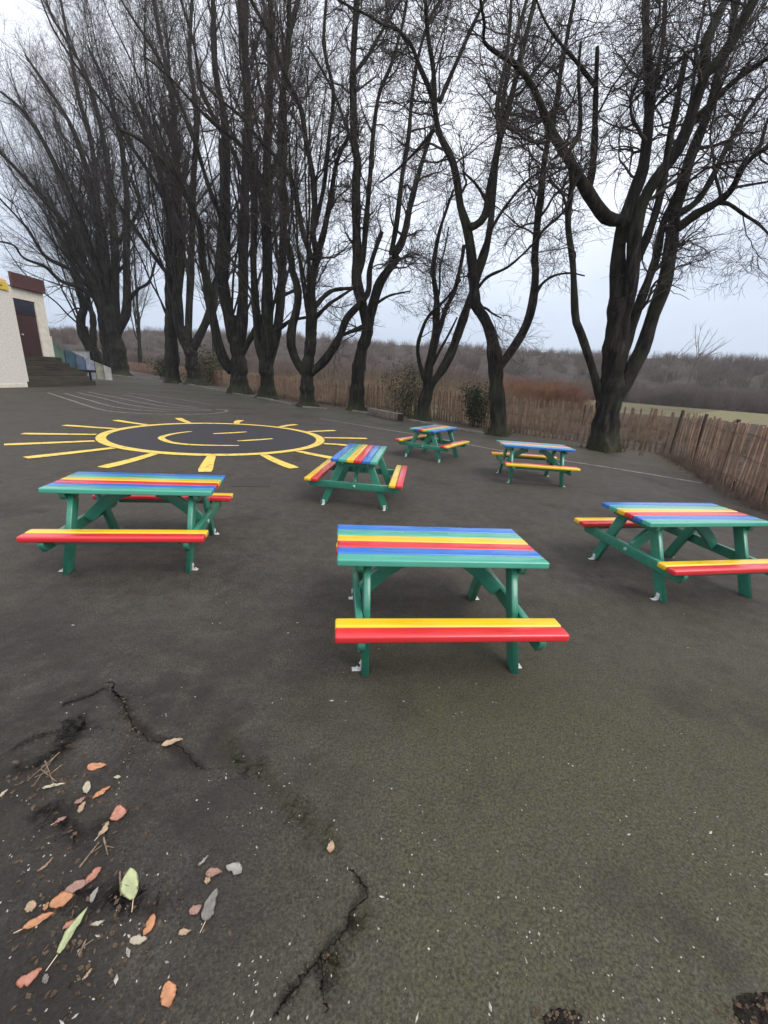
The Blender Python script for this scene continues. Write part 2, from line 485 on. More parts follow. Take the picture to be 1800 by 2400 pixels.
# nested white race-track lines on the far left
trk = []
outer = [gnd(*p) for p in [(112, 921), (140, 930.5), (170, 940), (212, 954), (255, 964), (330, 970), (430, 972), (495, 970), (522, 967), (532, 963.5), (525, 960.5), (505, 960)]]
trk.append((resample(outer, 60), 0.09))
for pts in [[(150, 922), (200, 936), (262, 953), (330, 962), (400, 965)],
            [(182, 921), (240, 934), (300, 949), (360, 958), (420, 962), (492, 962.5)],
            [(205, 919), (262, 930), (330, 944), (390, 954), (470, 960), (495, 962.5)],
            [(290, 926), (330, 934), (380, 945), (420, 951), (462, 957)],
            [(300, 922), (370, 930), (430, 938), (500, 950)]]:
    trk.append((resample([gnd(*p) for p in pts], 40), 0.085))
V, Q = merge([ribbon('', P, w, 0.012 + 0.0007 * i, None) for i, (P, w) in enumerate(trk)])
o = np_obj('track_marking', V, Q, M['white_line'], None, False)
tag(o, 'faded white nested race track lines painted on tarmac near the steps', 'ground marking')
# long court line
cl = [(-2.5, 14.75), (0.7, 12.25), (2.06, 10.95), (2.7, 10.3), (4.02, 9.4), (5.24, 8.55), (6.10, 7.85)]
V, Q = ribbon('', resample(cl, 60), 0.085, 0.0125, None, jag=0.2)
o = np_obj('court_line', V, Q, M['white_line'], None, False)
tag(o, 'worn straight white court line crossing the yard towards the fence', 'ground marking')
# darker squarish repair patch by the left table
pp = [gnd(*p) for p in [(538, 1141), (552, 1121), (640, 1120), (632, 1143)]]
bm = bmesh.new(); bm.faces.new([bm.verts.new((x, y, 0.012)) for x, y in pp]); bmesh.ops.recalc_face_normals(bm, faces=bm.faces)
o = bm_obj('tarmac_patch', bm, M['patch']); o['kind'] = 'structure'
if o.data.polygons[0].normal.z < 0: o.data.flip_normals()

# cracks in the foreground tarmac
def gz(u, v): return gnd(0.5425 * u, 1600 + 0.5425 * v)


parts = []
for pts, w in [([(480, 15), (535, 85), (560, 160), (590, 210), (650, 245), (720, 265), (800, 310), (870, 370), (960, 382)], 0.0105),
               ([(480, 15), (400, 60), (330, 85), (270, 100)], 0.006),
               ([(470, 5), (510, 70), (555, 82)], 0.010),
               ([(1480, 790), (1560, 860), (1580, 920), (1520, 1000), (1500, 1060), (1440, 1130), (1390, 1190), (1396, 1300), (1405, 1400), (1398, 1480)], 0.009),
               ([(1390, 1190), (1300, 1290), (1230, 1390), (1165, 1480)], 0.006),
               ([(370, 170), (300, 260), (210, 330), (60, 420)], 0.005),
               ([(960, 382), (1060, 470), (1240, 560), (1380, 690), (1480, 790)], 0.0014)]:
    KN = 260
    P = resample([gz(*p) for p in pts], KN)
    wander = np.stack([np.convolve(rng.normal(0, 1, KN + 20), np.ones(21) / 21, 'valid') for _ in range(2)], -1)
    P = P + wander * w * 2.6 + rng.normal(0, w * 0.10, P.shape)
    thick = np.convolve(np.abs(rng.normal(0, 1, KN + 8)), np.ones(9) / 9, 'valid')
    wd = 0.55 * w * thick * np.minimum(1, 8 * np.minimum(np.linspace(0, 1, KN), np.linspace(1, 0, KN)) + .1)
    parts.append(ribbon('', P, wd, 0.0095, None, jag=0.6))
V, Q = merge(parts)
for cpx, cpy, rx, ry in [(1775, 2375, 62, 48), (1318, 2392, 46, 26)]:
    bm = bmesh.new(); rr = 1.0; vs_ = []
    for q in range(70):
        a_ = 2 * pi * q / 70; rr += random.gauss(0, .07); rr = min(1.25, max(.7, rr + (1 - rr) * .15))
        x_, y_ = gnd(cpx + rx * rr * cos(a_), cpy + ry * rr * sin(a_)); vs_.append(bm.verts.new((x_, y_, 0.0092)))
    f_ = bm.faces.new(vs_); f_.normal_update()
    if f_.normal.z < 0: f_.normal_flip()
    o = bm_obj('broken_tarmac', bm, M['hollow']); o['kind'] = 'structure'
o = np_obj('pavement_cracks', V, Q, M['crack'], None, False); o['kind'] = 'structure'

def soft_mat(name, c, amax):
    k = NT(name)
    at = k.n('ShaderNodeAttribute'); at.attribute_name = 'fade'
    n = k.math('ADD', k.math('MULTIPLY', k.noise(26, 6, 0.7), 0.6), k.math('MULTIPLY', k.noise(120, 3, 0.6), 0.4))
    f = k.math('MULTIPLY', k.maprange(k.math('ADD', at.outputs['Fac'], k.math('SUBTRACT', n, 0.5)), 0.40, 0.95), amax, clamp=True)
    k.l(f, k.b.inputs['Alpha'])
    g = k.noise(110, 4, 0.7)
    return k.done(k.ramp(g, [(0.35, tuple(x * .4 for x in c)), (0.65, tuple(x * 1.5 for x in c))]), 0.95, g, 0.6, 0.006, 0.1)


M['crackdirt'] = soft_mat('damp_crack_dirt', (0.024, 0.020, 0.017), 0.42)
M['crackmoss'] = soft_mat('crack_moss', (0.064, 0.066, 0.032), 0.30)


def soft_strip(name, pts, w, z, mat):
    P = resample([gz(*p) for p in pts], 60)
    P = P + np.stack([np.convolve(rng.normal(0, 1, 68), np.ones(9) / 9, 'valid') for _ in range(2)], -1) * w * .28
    T = np.gradient(P, axis=0); T /= np.linalg.norm(T, axis=1, keepdims=True) + 1e-9; N = np.stack([-T[:, 1], T[:, 0]], -1)
    ww = w * (0.55 + 0.7 * np.abs(np.convolve(rng.normal(0, 1, 72), np.ones(13) / 4.0, 'valid')))[:, None] / 2
    V = np.concatenate([np.c_[P + N * ww * q, np.full(60, z)] for q in (1, 0, -1)])
    i = np.arange(59); Q = np.concatenate([np.stack([i + 60 * (b + 1), i + 1 + 60 * (b + 1), i + 1 + 60 * b, i + 60 * b], -1) for b in (0, 1)])
    o = np_obj(name, V, Q, mat, None, False); o['kind'] = 'structure'
    end = np.minimum(1, 6 * np.minimum(np.linspace(0, 1, 60), np.linspace(1, 0, 60)))
    a_ = o.data.attributes.new('fade', 'FLOAT', 'POINT'); a_.data.foreach_set('value', np.concatenate([end * 0, end, end * 0]).astype(np.float32))
    return o


for i_, (pts, w) in enumerate([([(440, 10), (535, 85), (560, 160), (590, 210), (650, 245), (720, 265), (800, 310), (870, 370), (980, 382)], .11),
                               ([(480, 15), (400, 60), (330, 85), (240, 105)], .08), ([(380, 165), (300, 260), (210, 330), (40, 430)], .16),
                               ([(1480, 790), (1560, 860), (1580, 920), (1520, 1000), (1500, 1060), (1440, 1130), (1390, 1190), (1396, 1300), (1405, 1400), (1398, 1490)], .065),
                               ([(1400, 1180), (1300, 1290), (1230, 1390), (1150, 1490)], .05), 
                               ([(20, 330), (120, 260), (260, 210), (370, 170)], .09), ([(60, 620), (200, 560), (330, 640), (500, 610)], .16), ([(260, 1010), (420, 900), (620, 960), (760, 900)], .14)]):
    soft_strip('crack_dirt', pts, w, 0.0082 + .00003 * i_, M['crackdirt'])
for i_, (pts, w) in enumerate([([(1080, 360), (1250, 500), (1330, 610), (1450, 720), (1520, 830)], .13), ([(1600, 900), (1560, 1050), (1480, 1180), (1470, 1300), (1500, 1420)], .10),
                               ([(900, 200), (1050, 330), (1180, 420)], .14)]):
    soft_strip('crack_moss', pts, w, 0.0087 + .00003 * i_, M['crackmoss'])

# ------------------------------------------------------------------ picnic tables
TL, TW, TH, SL, S0, S1, SH, FY, FX = 1.19, 0.551, 0.612, 1.194, 0.42, 0.588, 0.357, 0.395, 0.425
TT = 0.040; ST = 0.043


def board_bm(y0, y1, z0, z1, L, r=0.010):
    bm = bmesh.new(); box_bm(bm, (-L / 2, y0, z0), (L / 2, y1, z1), None, r, 3)
    return bm


def make_table():
    root = empty('picnic_table', (0, 0, 0))
    cols = [('blue', 'blue'), ('green_sky_lit', 'green'), ('yellow', 'yellow'), ('red', 'red'), ('blue', 'blue'), ('green_sky_lit', 'green')]
    bw = TW / 6
    for i, (c, nm) in enumerate(cols):
        y1 = TW / 2 - i * bw; y0 = y1 - bw
        o = bm_obj('tabletop_board', board_bm(y0 + 0.0022, y1 - 0.0022, TH - TT, TH, TL + random.uniform(-.004, .004)), M[c], root, True)
        o['label'] = nm + ' tabletop board'
    sw = (S1 - S0) / 2
    for sgn in (1, -1):
        for i, c in enumerate(('yellow', 'red')):
            top = S1 if sgn > 0 else -S0
            y1 = top - i * sw; y0 = y1 - sw
            o = bm_obj('seat_board', board_bm(y0 + 0.002, y1 - 0.002, SH - ST, SH, SL, 0.014), M[c], root, True)
            o['label'] = c + ' seat board'
        # stiffening rail under the seat
        bm = bmesh.new(); yc = sgn * (S0 + S1) / 2
        box_bm(bm, (-0.41, yc - 0.018, SH - ST - 0.042), (0.41, yc + 0.018, SH - ST - 0.001), None, 0.005)
        bm_obj('seat_rail', bm, M['green'], root, True)
    for sx in (-1, 1):
        # A-frame legs: boards in the y-z plane
        for sy in (-1, 1):
            bm = bmesh.new()
            a = np.array([sy * FY, 0.0]); b = np.array([sy * 0.150, TH - TT - 0.001])
            hw = 0.047
            poly = [(a[0] - hw, 0), (a[0] + hw * .9, 0), (b[0] + hw, b[1]), (b[0] - hw, b[1])]
            prism_bm(bm, poly, 0.040, lambda u, v, w: (sx * FX + w, u, v), 0.007)
            leg = bm_obj('leg', bm, M['green'], root, True)
            # galvanised ground fixing on the outer face of the foot
            bm = bmesh.new(); xo = sx * (FX + 0.021)
            box_bm(bm, (min(xo, xo + sx * 0.004), sy * (FY - 0.015) - 0.016, 0.0), (max(xo, xo + sx * 0.004), sy * (FY - 0.015) + 0.016, 0.055), None, 0.001, 1)
            box_bm(bm, (min(xo + sx * .004, xo + sx * 0.05), sy * (FY - 0.015) - 0.016, 0.0), (max(xo + sx * .004, xo + sx * 0.038), sy * (FY - 0.015) + 0.016, 0.004), None, 0.001, 1)
            cyl_bm(bm, (xo + sx * 0.022, sy * (FY - 0.015), 0.004), (xo + sx * 0.022, sy * (FY - 0.015), 0.018), 0.007, 6)
            cyl_bm(bm, (xo + sx * 0.004, sy * (FY - 0.018), 0.040), (xo + sx * 0.011, sy * (FY - 0.018), 0.040), 0.007, 6)
            bm_obj('bracket', bm, M['galv'], leg)
        # beam that carries both seats, outside the legs
        xb = sx * (FX + 0.0425); zt = SH - ST - 0.001; zb = zt - 0.085
        poly = [(-0.565, zt), (-0.575, zt - 0.025), (-0.535, zb), (0.535, zb), (0.575, zt - 0.025), (0.565, zt)]
        bm = bmesh.new(); prism_bm(bm, poly, 0.040, lambda u, v, w: (xb + w, u, v), 0.006)
        beam = bm_obj('seat_beam', bm, M['green'], root, True)
        bm = bmesh.new(); cyl_bm(bm, (xb + sx * 0.020, 0.0, zt - 0.042), (xb + sx * 0.030, 0.0, zt - 0.042), 0.017, 12, None)
        bm_obj('bolt_cap', bm, M['bolt'], beam, True)
        # batten under the top
        hb = TW / 2 - 0.030
        poly = [(-hb, TH - TT - .001), (-hb + 0.02, TH - TT - 0.058), (hb - 0.02, TH - TT - 0.058), (hb, TH - TT - .001)]
        bm = bmesh.new(); prism_bm(bm, poly, 0.040, lambda u, v, w: (xb + w, u, v), 0.006)
        bt = bm_obj('batten', bm, M['green'], root, True)
        for yy in (-0.15, 0.15):
            bm = bmesh.new()
            cyl_bm(bm, (xb + sx * 0.020, yy, TH - TT - 0.03), (xb + sx * 0.026, yy, TH - TT - 0.03), 0.010, 10)
            bm_obj('bolt_cap', bm, M['bolt'], bt, True)
        # arched diagonal brace from the middle of the top down to the seat beam
        cen = [np.array([0.105 + 0.31 * t, TH - TT - 0.046 - 0.222 * t ** 1.55]) for t in np.linspace(0, 1, 14)]
        up, lo = [], []
        for q, c in enumerate(cen):
            tg = cen[min(q + 1, 13)] - cen[max(q - 1, 0)]; tg = tg / np.linalg.norm(tg); nn = np.array([-tg[1], tg[0]])
            a_ = c + nn * 0.044; b_ = c - nn * 0.044
            up.append((a_[0], min(a_[1], TH - TT - 0.002))); lo.append((b_[0], b_[1]))
        e = cen[-1]; tg = (cen[-1] - cen[-2]); tg = tg / np.linalg.norm(tg); nn = np.array([-tg[1], tg[0]])
        tip = [tuple(e + tg * 0.03 * cos(w_) - nn * 0.044 * sin(w_)) for w_ in np.linspace(1.1, -1.1, 5)]
        poly = lo + tip + list(reversed(up))
        bm = bmesh.new(); prism_bm(bm, poly, 0.040, lambda u, v, w: (sx * u, w, v), 0.004)
        bm_obj('brace', bm, M['green'], root, True)
    return root


def copy_tree(o, parent=None):
    c = o.copy(); COL.objects.link(c)
    if parent is not None: c.parent = parent
    for ch in list(o.children): copy_tree(ch, c)
    return c


TABS = [
    ((0.3273, 2.3152), 0.12625, 'rainbow picnic table nearest the camera, its long red and yellow bench facing front'),
    ((-1.9803, 3.1957), 0.18000, 'rainbow picnic table at the left edge, in front of the painted sun'),
    ((2.5789, 3.4154), 0.21794, 'rainbow picnic table cut off by the right edge of the picture'),
    ((-0.3408, 5.2645), 1.48752, 'rainbow picnic table turned end-on with its striped top running away from view'),
    ((2.5051, 7.1098), -0.00923 + pi, 'pale shining picnic table standing broadside on in front of the thick forked tree'),
    ((0.9321, 8.7102), 1.03640 + pi, 'smallest and farthest picnic table, seen at an angle with orange-looking benches'),
]
proto = make_table()
for i, ((x, y), a, lab) in enumerate(TABS):
    r = proto if i == 0 else copy_tree(proto)
    r.location = (x, y, 0.008); r.rotation_euler = (0, 0, a)
    tag(r, lab, 'picnic table', 'rainbow picnic tables in the yard')

# ------------------------------------------------------------------ trees
SP = {'R': lambda u, v: (900 + .5425 * u, .5425 * v), 'L': lambda u, v: (.5425 * u, .5425 * v),
      '3': lambda u, v: (1100 + .42194 * u, 600 + .42194 * v), '2': lambda u, v: (500 + .42194 * u, 600 + .42194 * v),
      '1': lambda u, v: (.42194 * u, 600 + .42194 * v)}
VR = np.random.default_rng(5)


def unit(v): return v / (np.linalg.norm(v, axis=-1, keepdims=True) + 1e-9)


def in_view(P, margin=0.14):
    x, y, z = project(P)
    return (z > 0.3) & (x > -1800 * margin) & (x < 1800 * (1 + margin)) & (y > -2400 * margin * 0.8) & (y < 2400)


def sprout(P, R, n, smin, smax, ang, length, ratio, K, curl, lift, taper=0.25, minr=0.004, lenpow=0.0):
    """grow n side shoots from polylines P [N,k,3] with radii R; returns (P2, R2)"""
    N, k, _ = P.shape
    seg = np.linalg.norm(np.diff(P, axis=1), axis=2).sum(1)
    w = seg / seg.sum()
    i = VR.choice(N, n, p=w)
    s = VR.uniform(smin, smax, n) * (k - 1)
    j = np.minimum(s.astype(int), k - 2); f = (s - j)[:, None]
    p = P[i, j] * (1 - f) + P[i, j + 1] * f
    r = R[i, j] * (1 - f[:, 0]) + R[i, j + 1] * f[:, 0]
    keep = in_view(p) | (VR.random(n) < 0.10)
    i, j, p, r, s = i[keep], j[keep], p[keep], r[keep], s[keep]; n = len(i)
    t = unit(P[i, j + 1] - P[i, j])
    q = unit(VR.normal(size=(n, 3))); q = unit(q - (q * t).sum(1, keepdims=True) * t)
    a = VR.normal(ang[0], ang[1], n)[:, None]
    d = unit(np.cos(a) * t + np.sin(a) * q + np.array([0, 0, lift * 0.6]))
    Ln = VR.uniform(length[0], length[1], n) * (1 - 0.45 * (s / (k - 1)))
    if lenpow: Ln = Ln * np.clip((seg[i] / (seg.mean() + 1e-9)), 0.4, 1.6) ** lenpow
    out = np.empty((n, K, 3)); out[:, 0] = p
    h = (Ln / (K - 1))[:, None]
    for m in range(1, K):
        d = unit(d + curl * VR.normal(size=(n, 3)) + np.array([0, 0, lift]) * 0.35)
        out[:, m] = out[:, m - 1] + d * h
    r0 = np.maximum(minr, np.minimum(r * VR.uniform(ratio[0], ratio[1], n), Ln * 0.022))
    tt = np.linspace(0, 1, K)[None, :]
    R2 = np.maximum(minr * 0.55, r0[:, None] * (1 - (1 - taper) * tt))
    return out, R2


def trace(segs, Yb, dd, w0, w1, K=30, pw=1.0, ground=False):
    """traced limb -> 3-D polyline at real distance; dd = how far the tip leans away (+) or towards (-) the yard"""
    pts = []
    for sp, ps in segs:
        pts += [SP[sp](*p) for p in ps]
    P2 = resample(pts, K)
    s = np.linspace(0, 1, K)
    Y = Yb + dd * s ** 1.3
    P = np.array([at_y(x, y, yy) for (x, y), yy in zip(P2, Y)])
    w = w0 + (w1 - w0) * s ** pw
    dep = (P - np.array([0, 0, CAMH])) @ FW
    R = 0.5 * w * dep / F
    if ground:
        P[0, 2] = -0.1
        R = R * (1 + 0.22 * np.exp(-np.maximum(P[:, 2], 0) / 0.25))
    # bumpy, slightly irregular outline
    R = R * (1 + 0.07 * np.sin(s * 23 + VR.uniform(0, 6)) + 0.05 * np.sin(s * 51 + VR.uniform(0, 6)))
    return P, R


def make_tree(name, label, base_px, limbs, level, extra=None, group=None):
    X, Y = gnd(*base_px)
    root = empty(name, (X, Y, 0))
    tag(root, label, 'tree', group or 'bare trees in a row along the kerb')
    inv = np.array([X, Y, 0.0])
    traced = [trace(l[0], Y, l[3], l[1], l[2], 36, ground=(i == 0)) for i, l in enumerate(limbs)]
    TP = np.stack([t[0] for t in traced]); TR = np.stack([t[1] for t in traced])
    b0, q0 = tubes(TP[:1], TR[:1], 28)                     # trunk with root buttresses
    c0 = np.repeat(TP[0], 28, 0); dd_ = b0 - c0; an = np.arctan2(dd_[:, 1], dd_[:, 0]); ph = VR.uniform(0, 6, 3)
    lob = 0.55 * np.exp(-np.maximum(c0[:, 2], 0) / 0.16) * (0.5 + 0.5 * np.sin(3 * an + ph[0])) ** 2 + 0.35 * np.exp(-np.maximum(c0[:, 2], 0) / 0.22) * (0.5 + 0.5 * np.sin(5 * an + ph[1])) ** 2
    lob = lob + 0.05 * np.sin(7 * an + 2.0 * c0[:, 2] + ph[2]) + 0.06 * np.sin(2 * an + 1.3 * c0[:, 2] + ph[0])
    b0 = c0 + dd_ * (1 + lob)[:, None] * np.array([1, 1, 0.3]) + np.array([0, 0, 0.7]) * dd_ * 0
    main = [(b0, q0), tubes(TP[1:], TR[1:], 12)]
    LP, LR = TP[1:], TR[1:]
    if len(LP) == 0: LP, LR = TP, TR
    # limbs cut by the top of the frame go on upwards
    EP, ER = [], []
    for P, R in zip(LP, LR):
        x, y, z = project(P[-1])
        if y < 90:
            d = unit(P[-1] - P[-4]); L = level.get('ext', 4.0); K = 36
            pts = [P[-1]]
            for m in range(K - 1):
                d = unit(d + 0.05 * VR.normal(size=3) + np.array([0, 0, 0.02])); pts.append(pts[-1] + d * L / (K - 1))
            EP.append(pts); ER.append(R[-1] * np.linspace(1, 0.2, K))
    if EP:
        EP = np.array(EP); ER = np.array(ER); main.append(tubes(EP, ER, 8))
    if extra:      # further ascending stems of dense crowns
        n, z0, z1, spread, Ls, r0, tilt = extra
        P0 = TP[0]; pts = np.empty((n, 36, 3)); 
        k = np.clip(np.searchsorted(P0[:, 2], VR.uniform(z0, z1, n)), 1, 34)
        pts[:, 0] = P0[k]
        az = VR.uniform(0, 2 * pi, n); el = VR.uniform(0.15, 1.0, n) ** 0.7 * spread
        d = np.stack([np.sin(el) * np.cos(az) + tilt, np.sin(el) * np.sin(az), np.cos(el)], -1); d = unit(d)
        LL = VR.uniform(Ls[0], Ls[1], n)[:, None] / 35
        for m in range(1, 36):
            d = unit(d + 0.055 * VR.normal(size=(n, 3)) + np.array([0, 0, 0.022]))
            pts[:, m] = pts[:, m - 1] + d * LL
        RR = VR.uniform(r0 * 0.6, r0, n)[:, None] * np.linspace(1, 0.14, 36)[None, :]
        main.append(tubes(pts, RR, 8))
        LP = np.concatenate([LP, pts]); LR = np.concatenate([LR, RR])
    if len(EP):
        LP = np.concatenate([LP, EP]); LR = np.concatenate([LR, ER])
    V, Q = merge(main)
    np_obj('trunk', V - inv, Q, M['bark'], root)
    lv = level
    a, ar = sprout(LP, LR, lv['n1'], lv.get('s1', 0.15), 1.0, lv['a1'], lv['l1'], (0.22, 0.5), 14, lv['c1'], lv['lift'], 0.2, lv['min'] * 1.5)
    b, br = sprout(np.concatenate([a]), ar, lv['n2'], 0.15, 1.0, (0.75, 0.25), lv['l2'], (0.4, 0.7), 9, lv['c2'], lv['lift'] * 0.7, 0.3, lv['min'] * 1.1)
    c, cr = sprout(b, br, lv['n3'], 0.1, 1.0, (0.75, 0.3), lv['l3'], (0.5, 0.8), 6, lv['c3'], lv['lift'] * 0.4, 0.4, lv['min'])
    V, Q = merge([tubes(a, ar, 5), tubes(b, br, 4), tubes(c, cr, 3)])
    np_obj('crown', V - inv, Q, M['twig'], root)
    return root


NEAR = dict(n1=170, n2=1800, n3=7500, l1=(1.2, 3.4), l2=(0.6, 1.7), l3=(0.3, 0.9), a1=(0.95, 0.22), s1=0.36, c1=0.20, c2=0.27, c3=0.31, lift=0.025, min=0.0045, ext=4.0)
MIDL = dict(n1=165, n2=1500, n3=5800, l1=(1.1, 3.4), l2=(0.7, 1.7), l3=(0.35, 0.9), a1=(0.85, 0.25), s1=0.22, c1=0.18, c2=0.28, c3=0.34, lift=0.06, min=0.006, ext=5.0)
FAR = dict(n1=190, n2=1500, n3=5200, l1=(2.0, 5.5), l2=(1.0, 2.6), l3=(0.5, 1.4), a1=(0.56, 0.18), c1=0.08, c2=0.13, c3=0.18, lift=0.16, min=0.0052, ext=6.0)
VFAR = dict(n1=210, n2=1700, n3=5800, l1=(2.5, 7.5), l2=(1.4, 3.6), l3=(0.8, 2.0), a1=(0.50, 0.17), c1=0.07, c2=0.10, c3=0.15, lift=0.12, min=0.0062, ext=6.0)

# T1: thick forked tree at the fence corner
make_tree('bare_tree', 'thickest dark bare tree, forking into several stems beside the fence corner on the right', (1415, 1056), [
    ([('3', [(748, 1085), (750, 980), (768, 850), (790, 700), (800, 560), (812, 400)]), ('R', [(1010, 1290)])], 56, 40, 0.0),
    ([('3', [(800, 560), (812, 350)]), ('R', [(1008, 1290), (1012, 1100), (1030, 980), (1060, 890), (1090, 810), (1120, 720), (1140, 560), (1150, 380), (1140, 250), (1130, 100), (1130, -10)])], 37, 15, 0.5),
    ([('3', [(812, 640), (838, 480), (862, 300)]), ('R', [(1060, 1290), (1075, 1150), (1085, 1000), (1120, 870), (1180, 765), (1240, 690), (1300, 580), (1350, 430), (1385, 330), (1430, 280), (1485, 210), (1540, 110), (1600, -10)])], 33, 20, -1.2),
    ([('R', [(1040, 1050), (1030, 960), (960, 940), (880, 830), (800, 690), (730, 580), (680, 460), (640, 370), (570, 280), (490, 230), (432, 180), (435, 110)])], 32, 7, -1.5),
    ([('3', [(790, 820), (850, 720), (905, 620), (960, 520), (1020, 330), (1085, 150)]), ('R', [(1232, 1106), (1245, 1020), (1258, 920), (1285, 820), (1320, 690), (1375, 550), (1420, 420), (1450, 300), (1500, 180), (1510, 80), (1530, -10)])], 37, 13, 0.8),
    ([('3', [(798, 760), (815, 680), (848, 560), (890, 440), (925, 320), (985, 160)]), ('R', [(1178, 1106), (1190, 1030), (1215, 940), (1240, 890), (1268, 830)])], 26, 14, 0.6),
    ([('3', [(735, 820), (712, 730), (690, 650), (650, 520), (612, 410), (590, 350), (582, 200)]), ('R', [(815, 1130), (797, 1000), (795, 940), (805, 850), (812, 760), (790, 660), (840, 600), (848, 480), (840, 330), (850, 180)])], 20, 6, -0.7),
    ([('R', [(870, 850), (895, 760), (908, 640), (915, 400), (922, 200)])], 19, 8, -0.4),
    ([('R', [(912, 370), (880, 330), (830, 265), (790, 220), (740, 160), (700, 100)])], 11, 5, -0.5),
    ([('R', [(1160, 420), (1180, 320), (1205, 180), (1215, -10)])], 11, 8, 0.4),
    ([('R', [(1385, 330), (1390, 200), (1430, 90), (1482, -10)])], 25, 18, 0.3),
    ([('R', [(1080, 1150), (1130, 1040), (1170, 930), (1205, 790), (1235, 600), (1270, 420), (1305, 230)])], 20, 11, 1.2),
    ([('R', [(1270, 985), (1350, 925), (1430, 880), (1500, 820), (1560, 710), (1670, 625)])], 22, 9, -1.2),
    ([('R', [(1260, 930), (1340, 880), (1400, 800), (1500, 600), (1600, 440), (1680, 350)])], 16, 8, 0.8),
    ([('R', [(1430, 880), (1485, 880), (1560, 930), (1620, 970), (1690, 1040)])], 9, 4, -0.6),
    ([('R', [(1490, 815), (1570, 800), (1690, 780)])], 7, 4, 0.2),
    ([('R', [(1290, 590), (1360, 500), (1450, 410), (1540, 330), (1690, 230)])], 16, 10, -0.6),
    ([('R', [(1560, 710), (1620, 640), (1650, 540), (1690, 450)])], 10, 6, 0.2),
    ([('R', [(1250, 690), (1290, 560), (1330, 420), (1350, 200), (1380, 60)])], 10, 5, 1.5),
], NEAR)

# T2: leaning S-shaped tree
make_tree('bare_tree', 'slender S-curved bare tree behind the broadside picnic table, second tree from the right', (1166, 1020), [
    ([('3', [(160, 1000), (158, 850), (150, 700), (142, 560), (120, 430), (80, 340), (40, 275)]), ('R', [(392, 1280), (384, 1180)])], 37, 25, 0.0),
    ([('3', [(60, 310), (30, 260)]), ('R', [(392, 1270), (382, 1150), (372, 1060), (355, 970), (330, 890), (315, 780), (290, 680), (240, 580), (215, 450), (190, 370), (150, 280), (120, 200), (60, 130), (-10, 105)])], 26, 6, 0.4),
    ([('R', [(222, 490), (212, 300), (190, 150), (178, -10)])], 12, 9, -0.5),
    ([('R', [(365, 985), (410, 965), (440, 920), (452, 850), (480, 700), (510, 560), (550, 420), (590, 250), (640, 50), (655, -10)])], 19, 10, 0.6),
    ([('3', [(150, 640), (195, 580), (245, 510), (310, 400), (350, 270), (368, 100)]), ('R', [(650, 1130), (664, 950), (680, 830), (692, 700), (720, 560), (745, 450), (765, 300), (800, 110), (825, -10)])], 22, 8, 0.9),
    ([('R', [(395, 1160), (430, 1070), (470, 980), (520, 900), (600, 800), (680, 740), (770, 720)])], 9, 4, -0.8),
    ([('R', [(448, 880), (400, 800), (340, 740)])], 8, 4, -0.3),
    ([('R', [(400, 1250), (450, 1195), (540, 1150), (640, 1060), (700, 1000)])], 8, 3, -0.4),
    ([('3', [(360, 240), (400, 160), (470, 110), (560, 95), (640, 110)])], 8, 3, 0.3),
    ([('R', [(500, 600), (490, 450), (520, 300), (540, 150), (550, -10)])], 12, 7, 0.9),
    ([('R', [(240, 440), (300, 300), (380, 120), (440, -10)])], 11, 7, 0.9),
    ([('R', [(215, 560), (150, 640), (60, 730), (-20, 790)])], 8, 3, 0.5),
    ([('3', [(30, 275), (90, 290), (130, 320), (180, 345)])], 7, 3, -0.2),
], NEAR)

# T3: leaning tree, forked low
make_tree('bare_tree', 'bare tree with mossy foot forking low and leaning right, right of the timber block', (990, 985), [
    ([('2', [(1150, 905), (1175, 800), (1200, 720), (1260, 650), (1320, 540), (1370, 400), (1415, 270)]), ('R', [(395, 1230)])], 30, 16, 0.0),
    ([('2', [(1390, 330), (1430, 240)]), ('R', [(410, 1180), (435, 1100), (455, 1000), (470, 880), (480, 740), (500, 580), (520, 400), (560, 200), (610, 20)])], 18, 7, 0.3),
    ([('2', [(1165, 850), (1185, 740), (1200, 600), (1230, 440), (1242, 260), (1222, 100)]), ('R', [(219, 1106), (240, 1000), (272, 900), (300, 820)])], 22, 5, 0.5),
    ([('2', [(1185, 720), (1160, 650), (1135, 520), (1160, 410), (1200, 330), (1300, 230), (1375, 130)])], 11, 5, -0.4),
    ([('2', [(1190, 680), (1240, 470), (1290, 300), (1340, 190), (1372, 60)]), ('R', [(340, 1100), (345, 1060)])], 14, 8, 0.4),
    ([('2', [(1200, 640), (1250, 540), (1305, 440), (1355, 340)])], 8, 4, -0.2),
    ([('2', [(1230, 440), (1225, 300), (1255, 200), (1260, 60)]), ('R', [(262, 1080), (280, 980)])], 7, 3, 0.8),
], dict(NEAR, n1=80, n2=700, n3=2400, l1=(0.8, 2.2)))

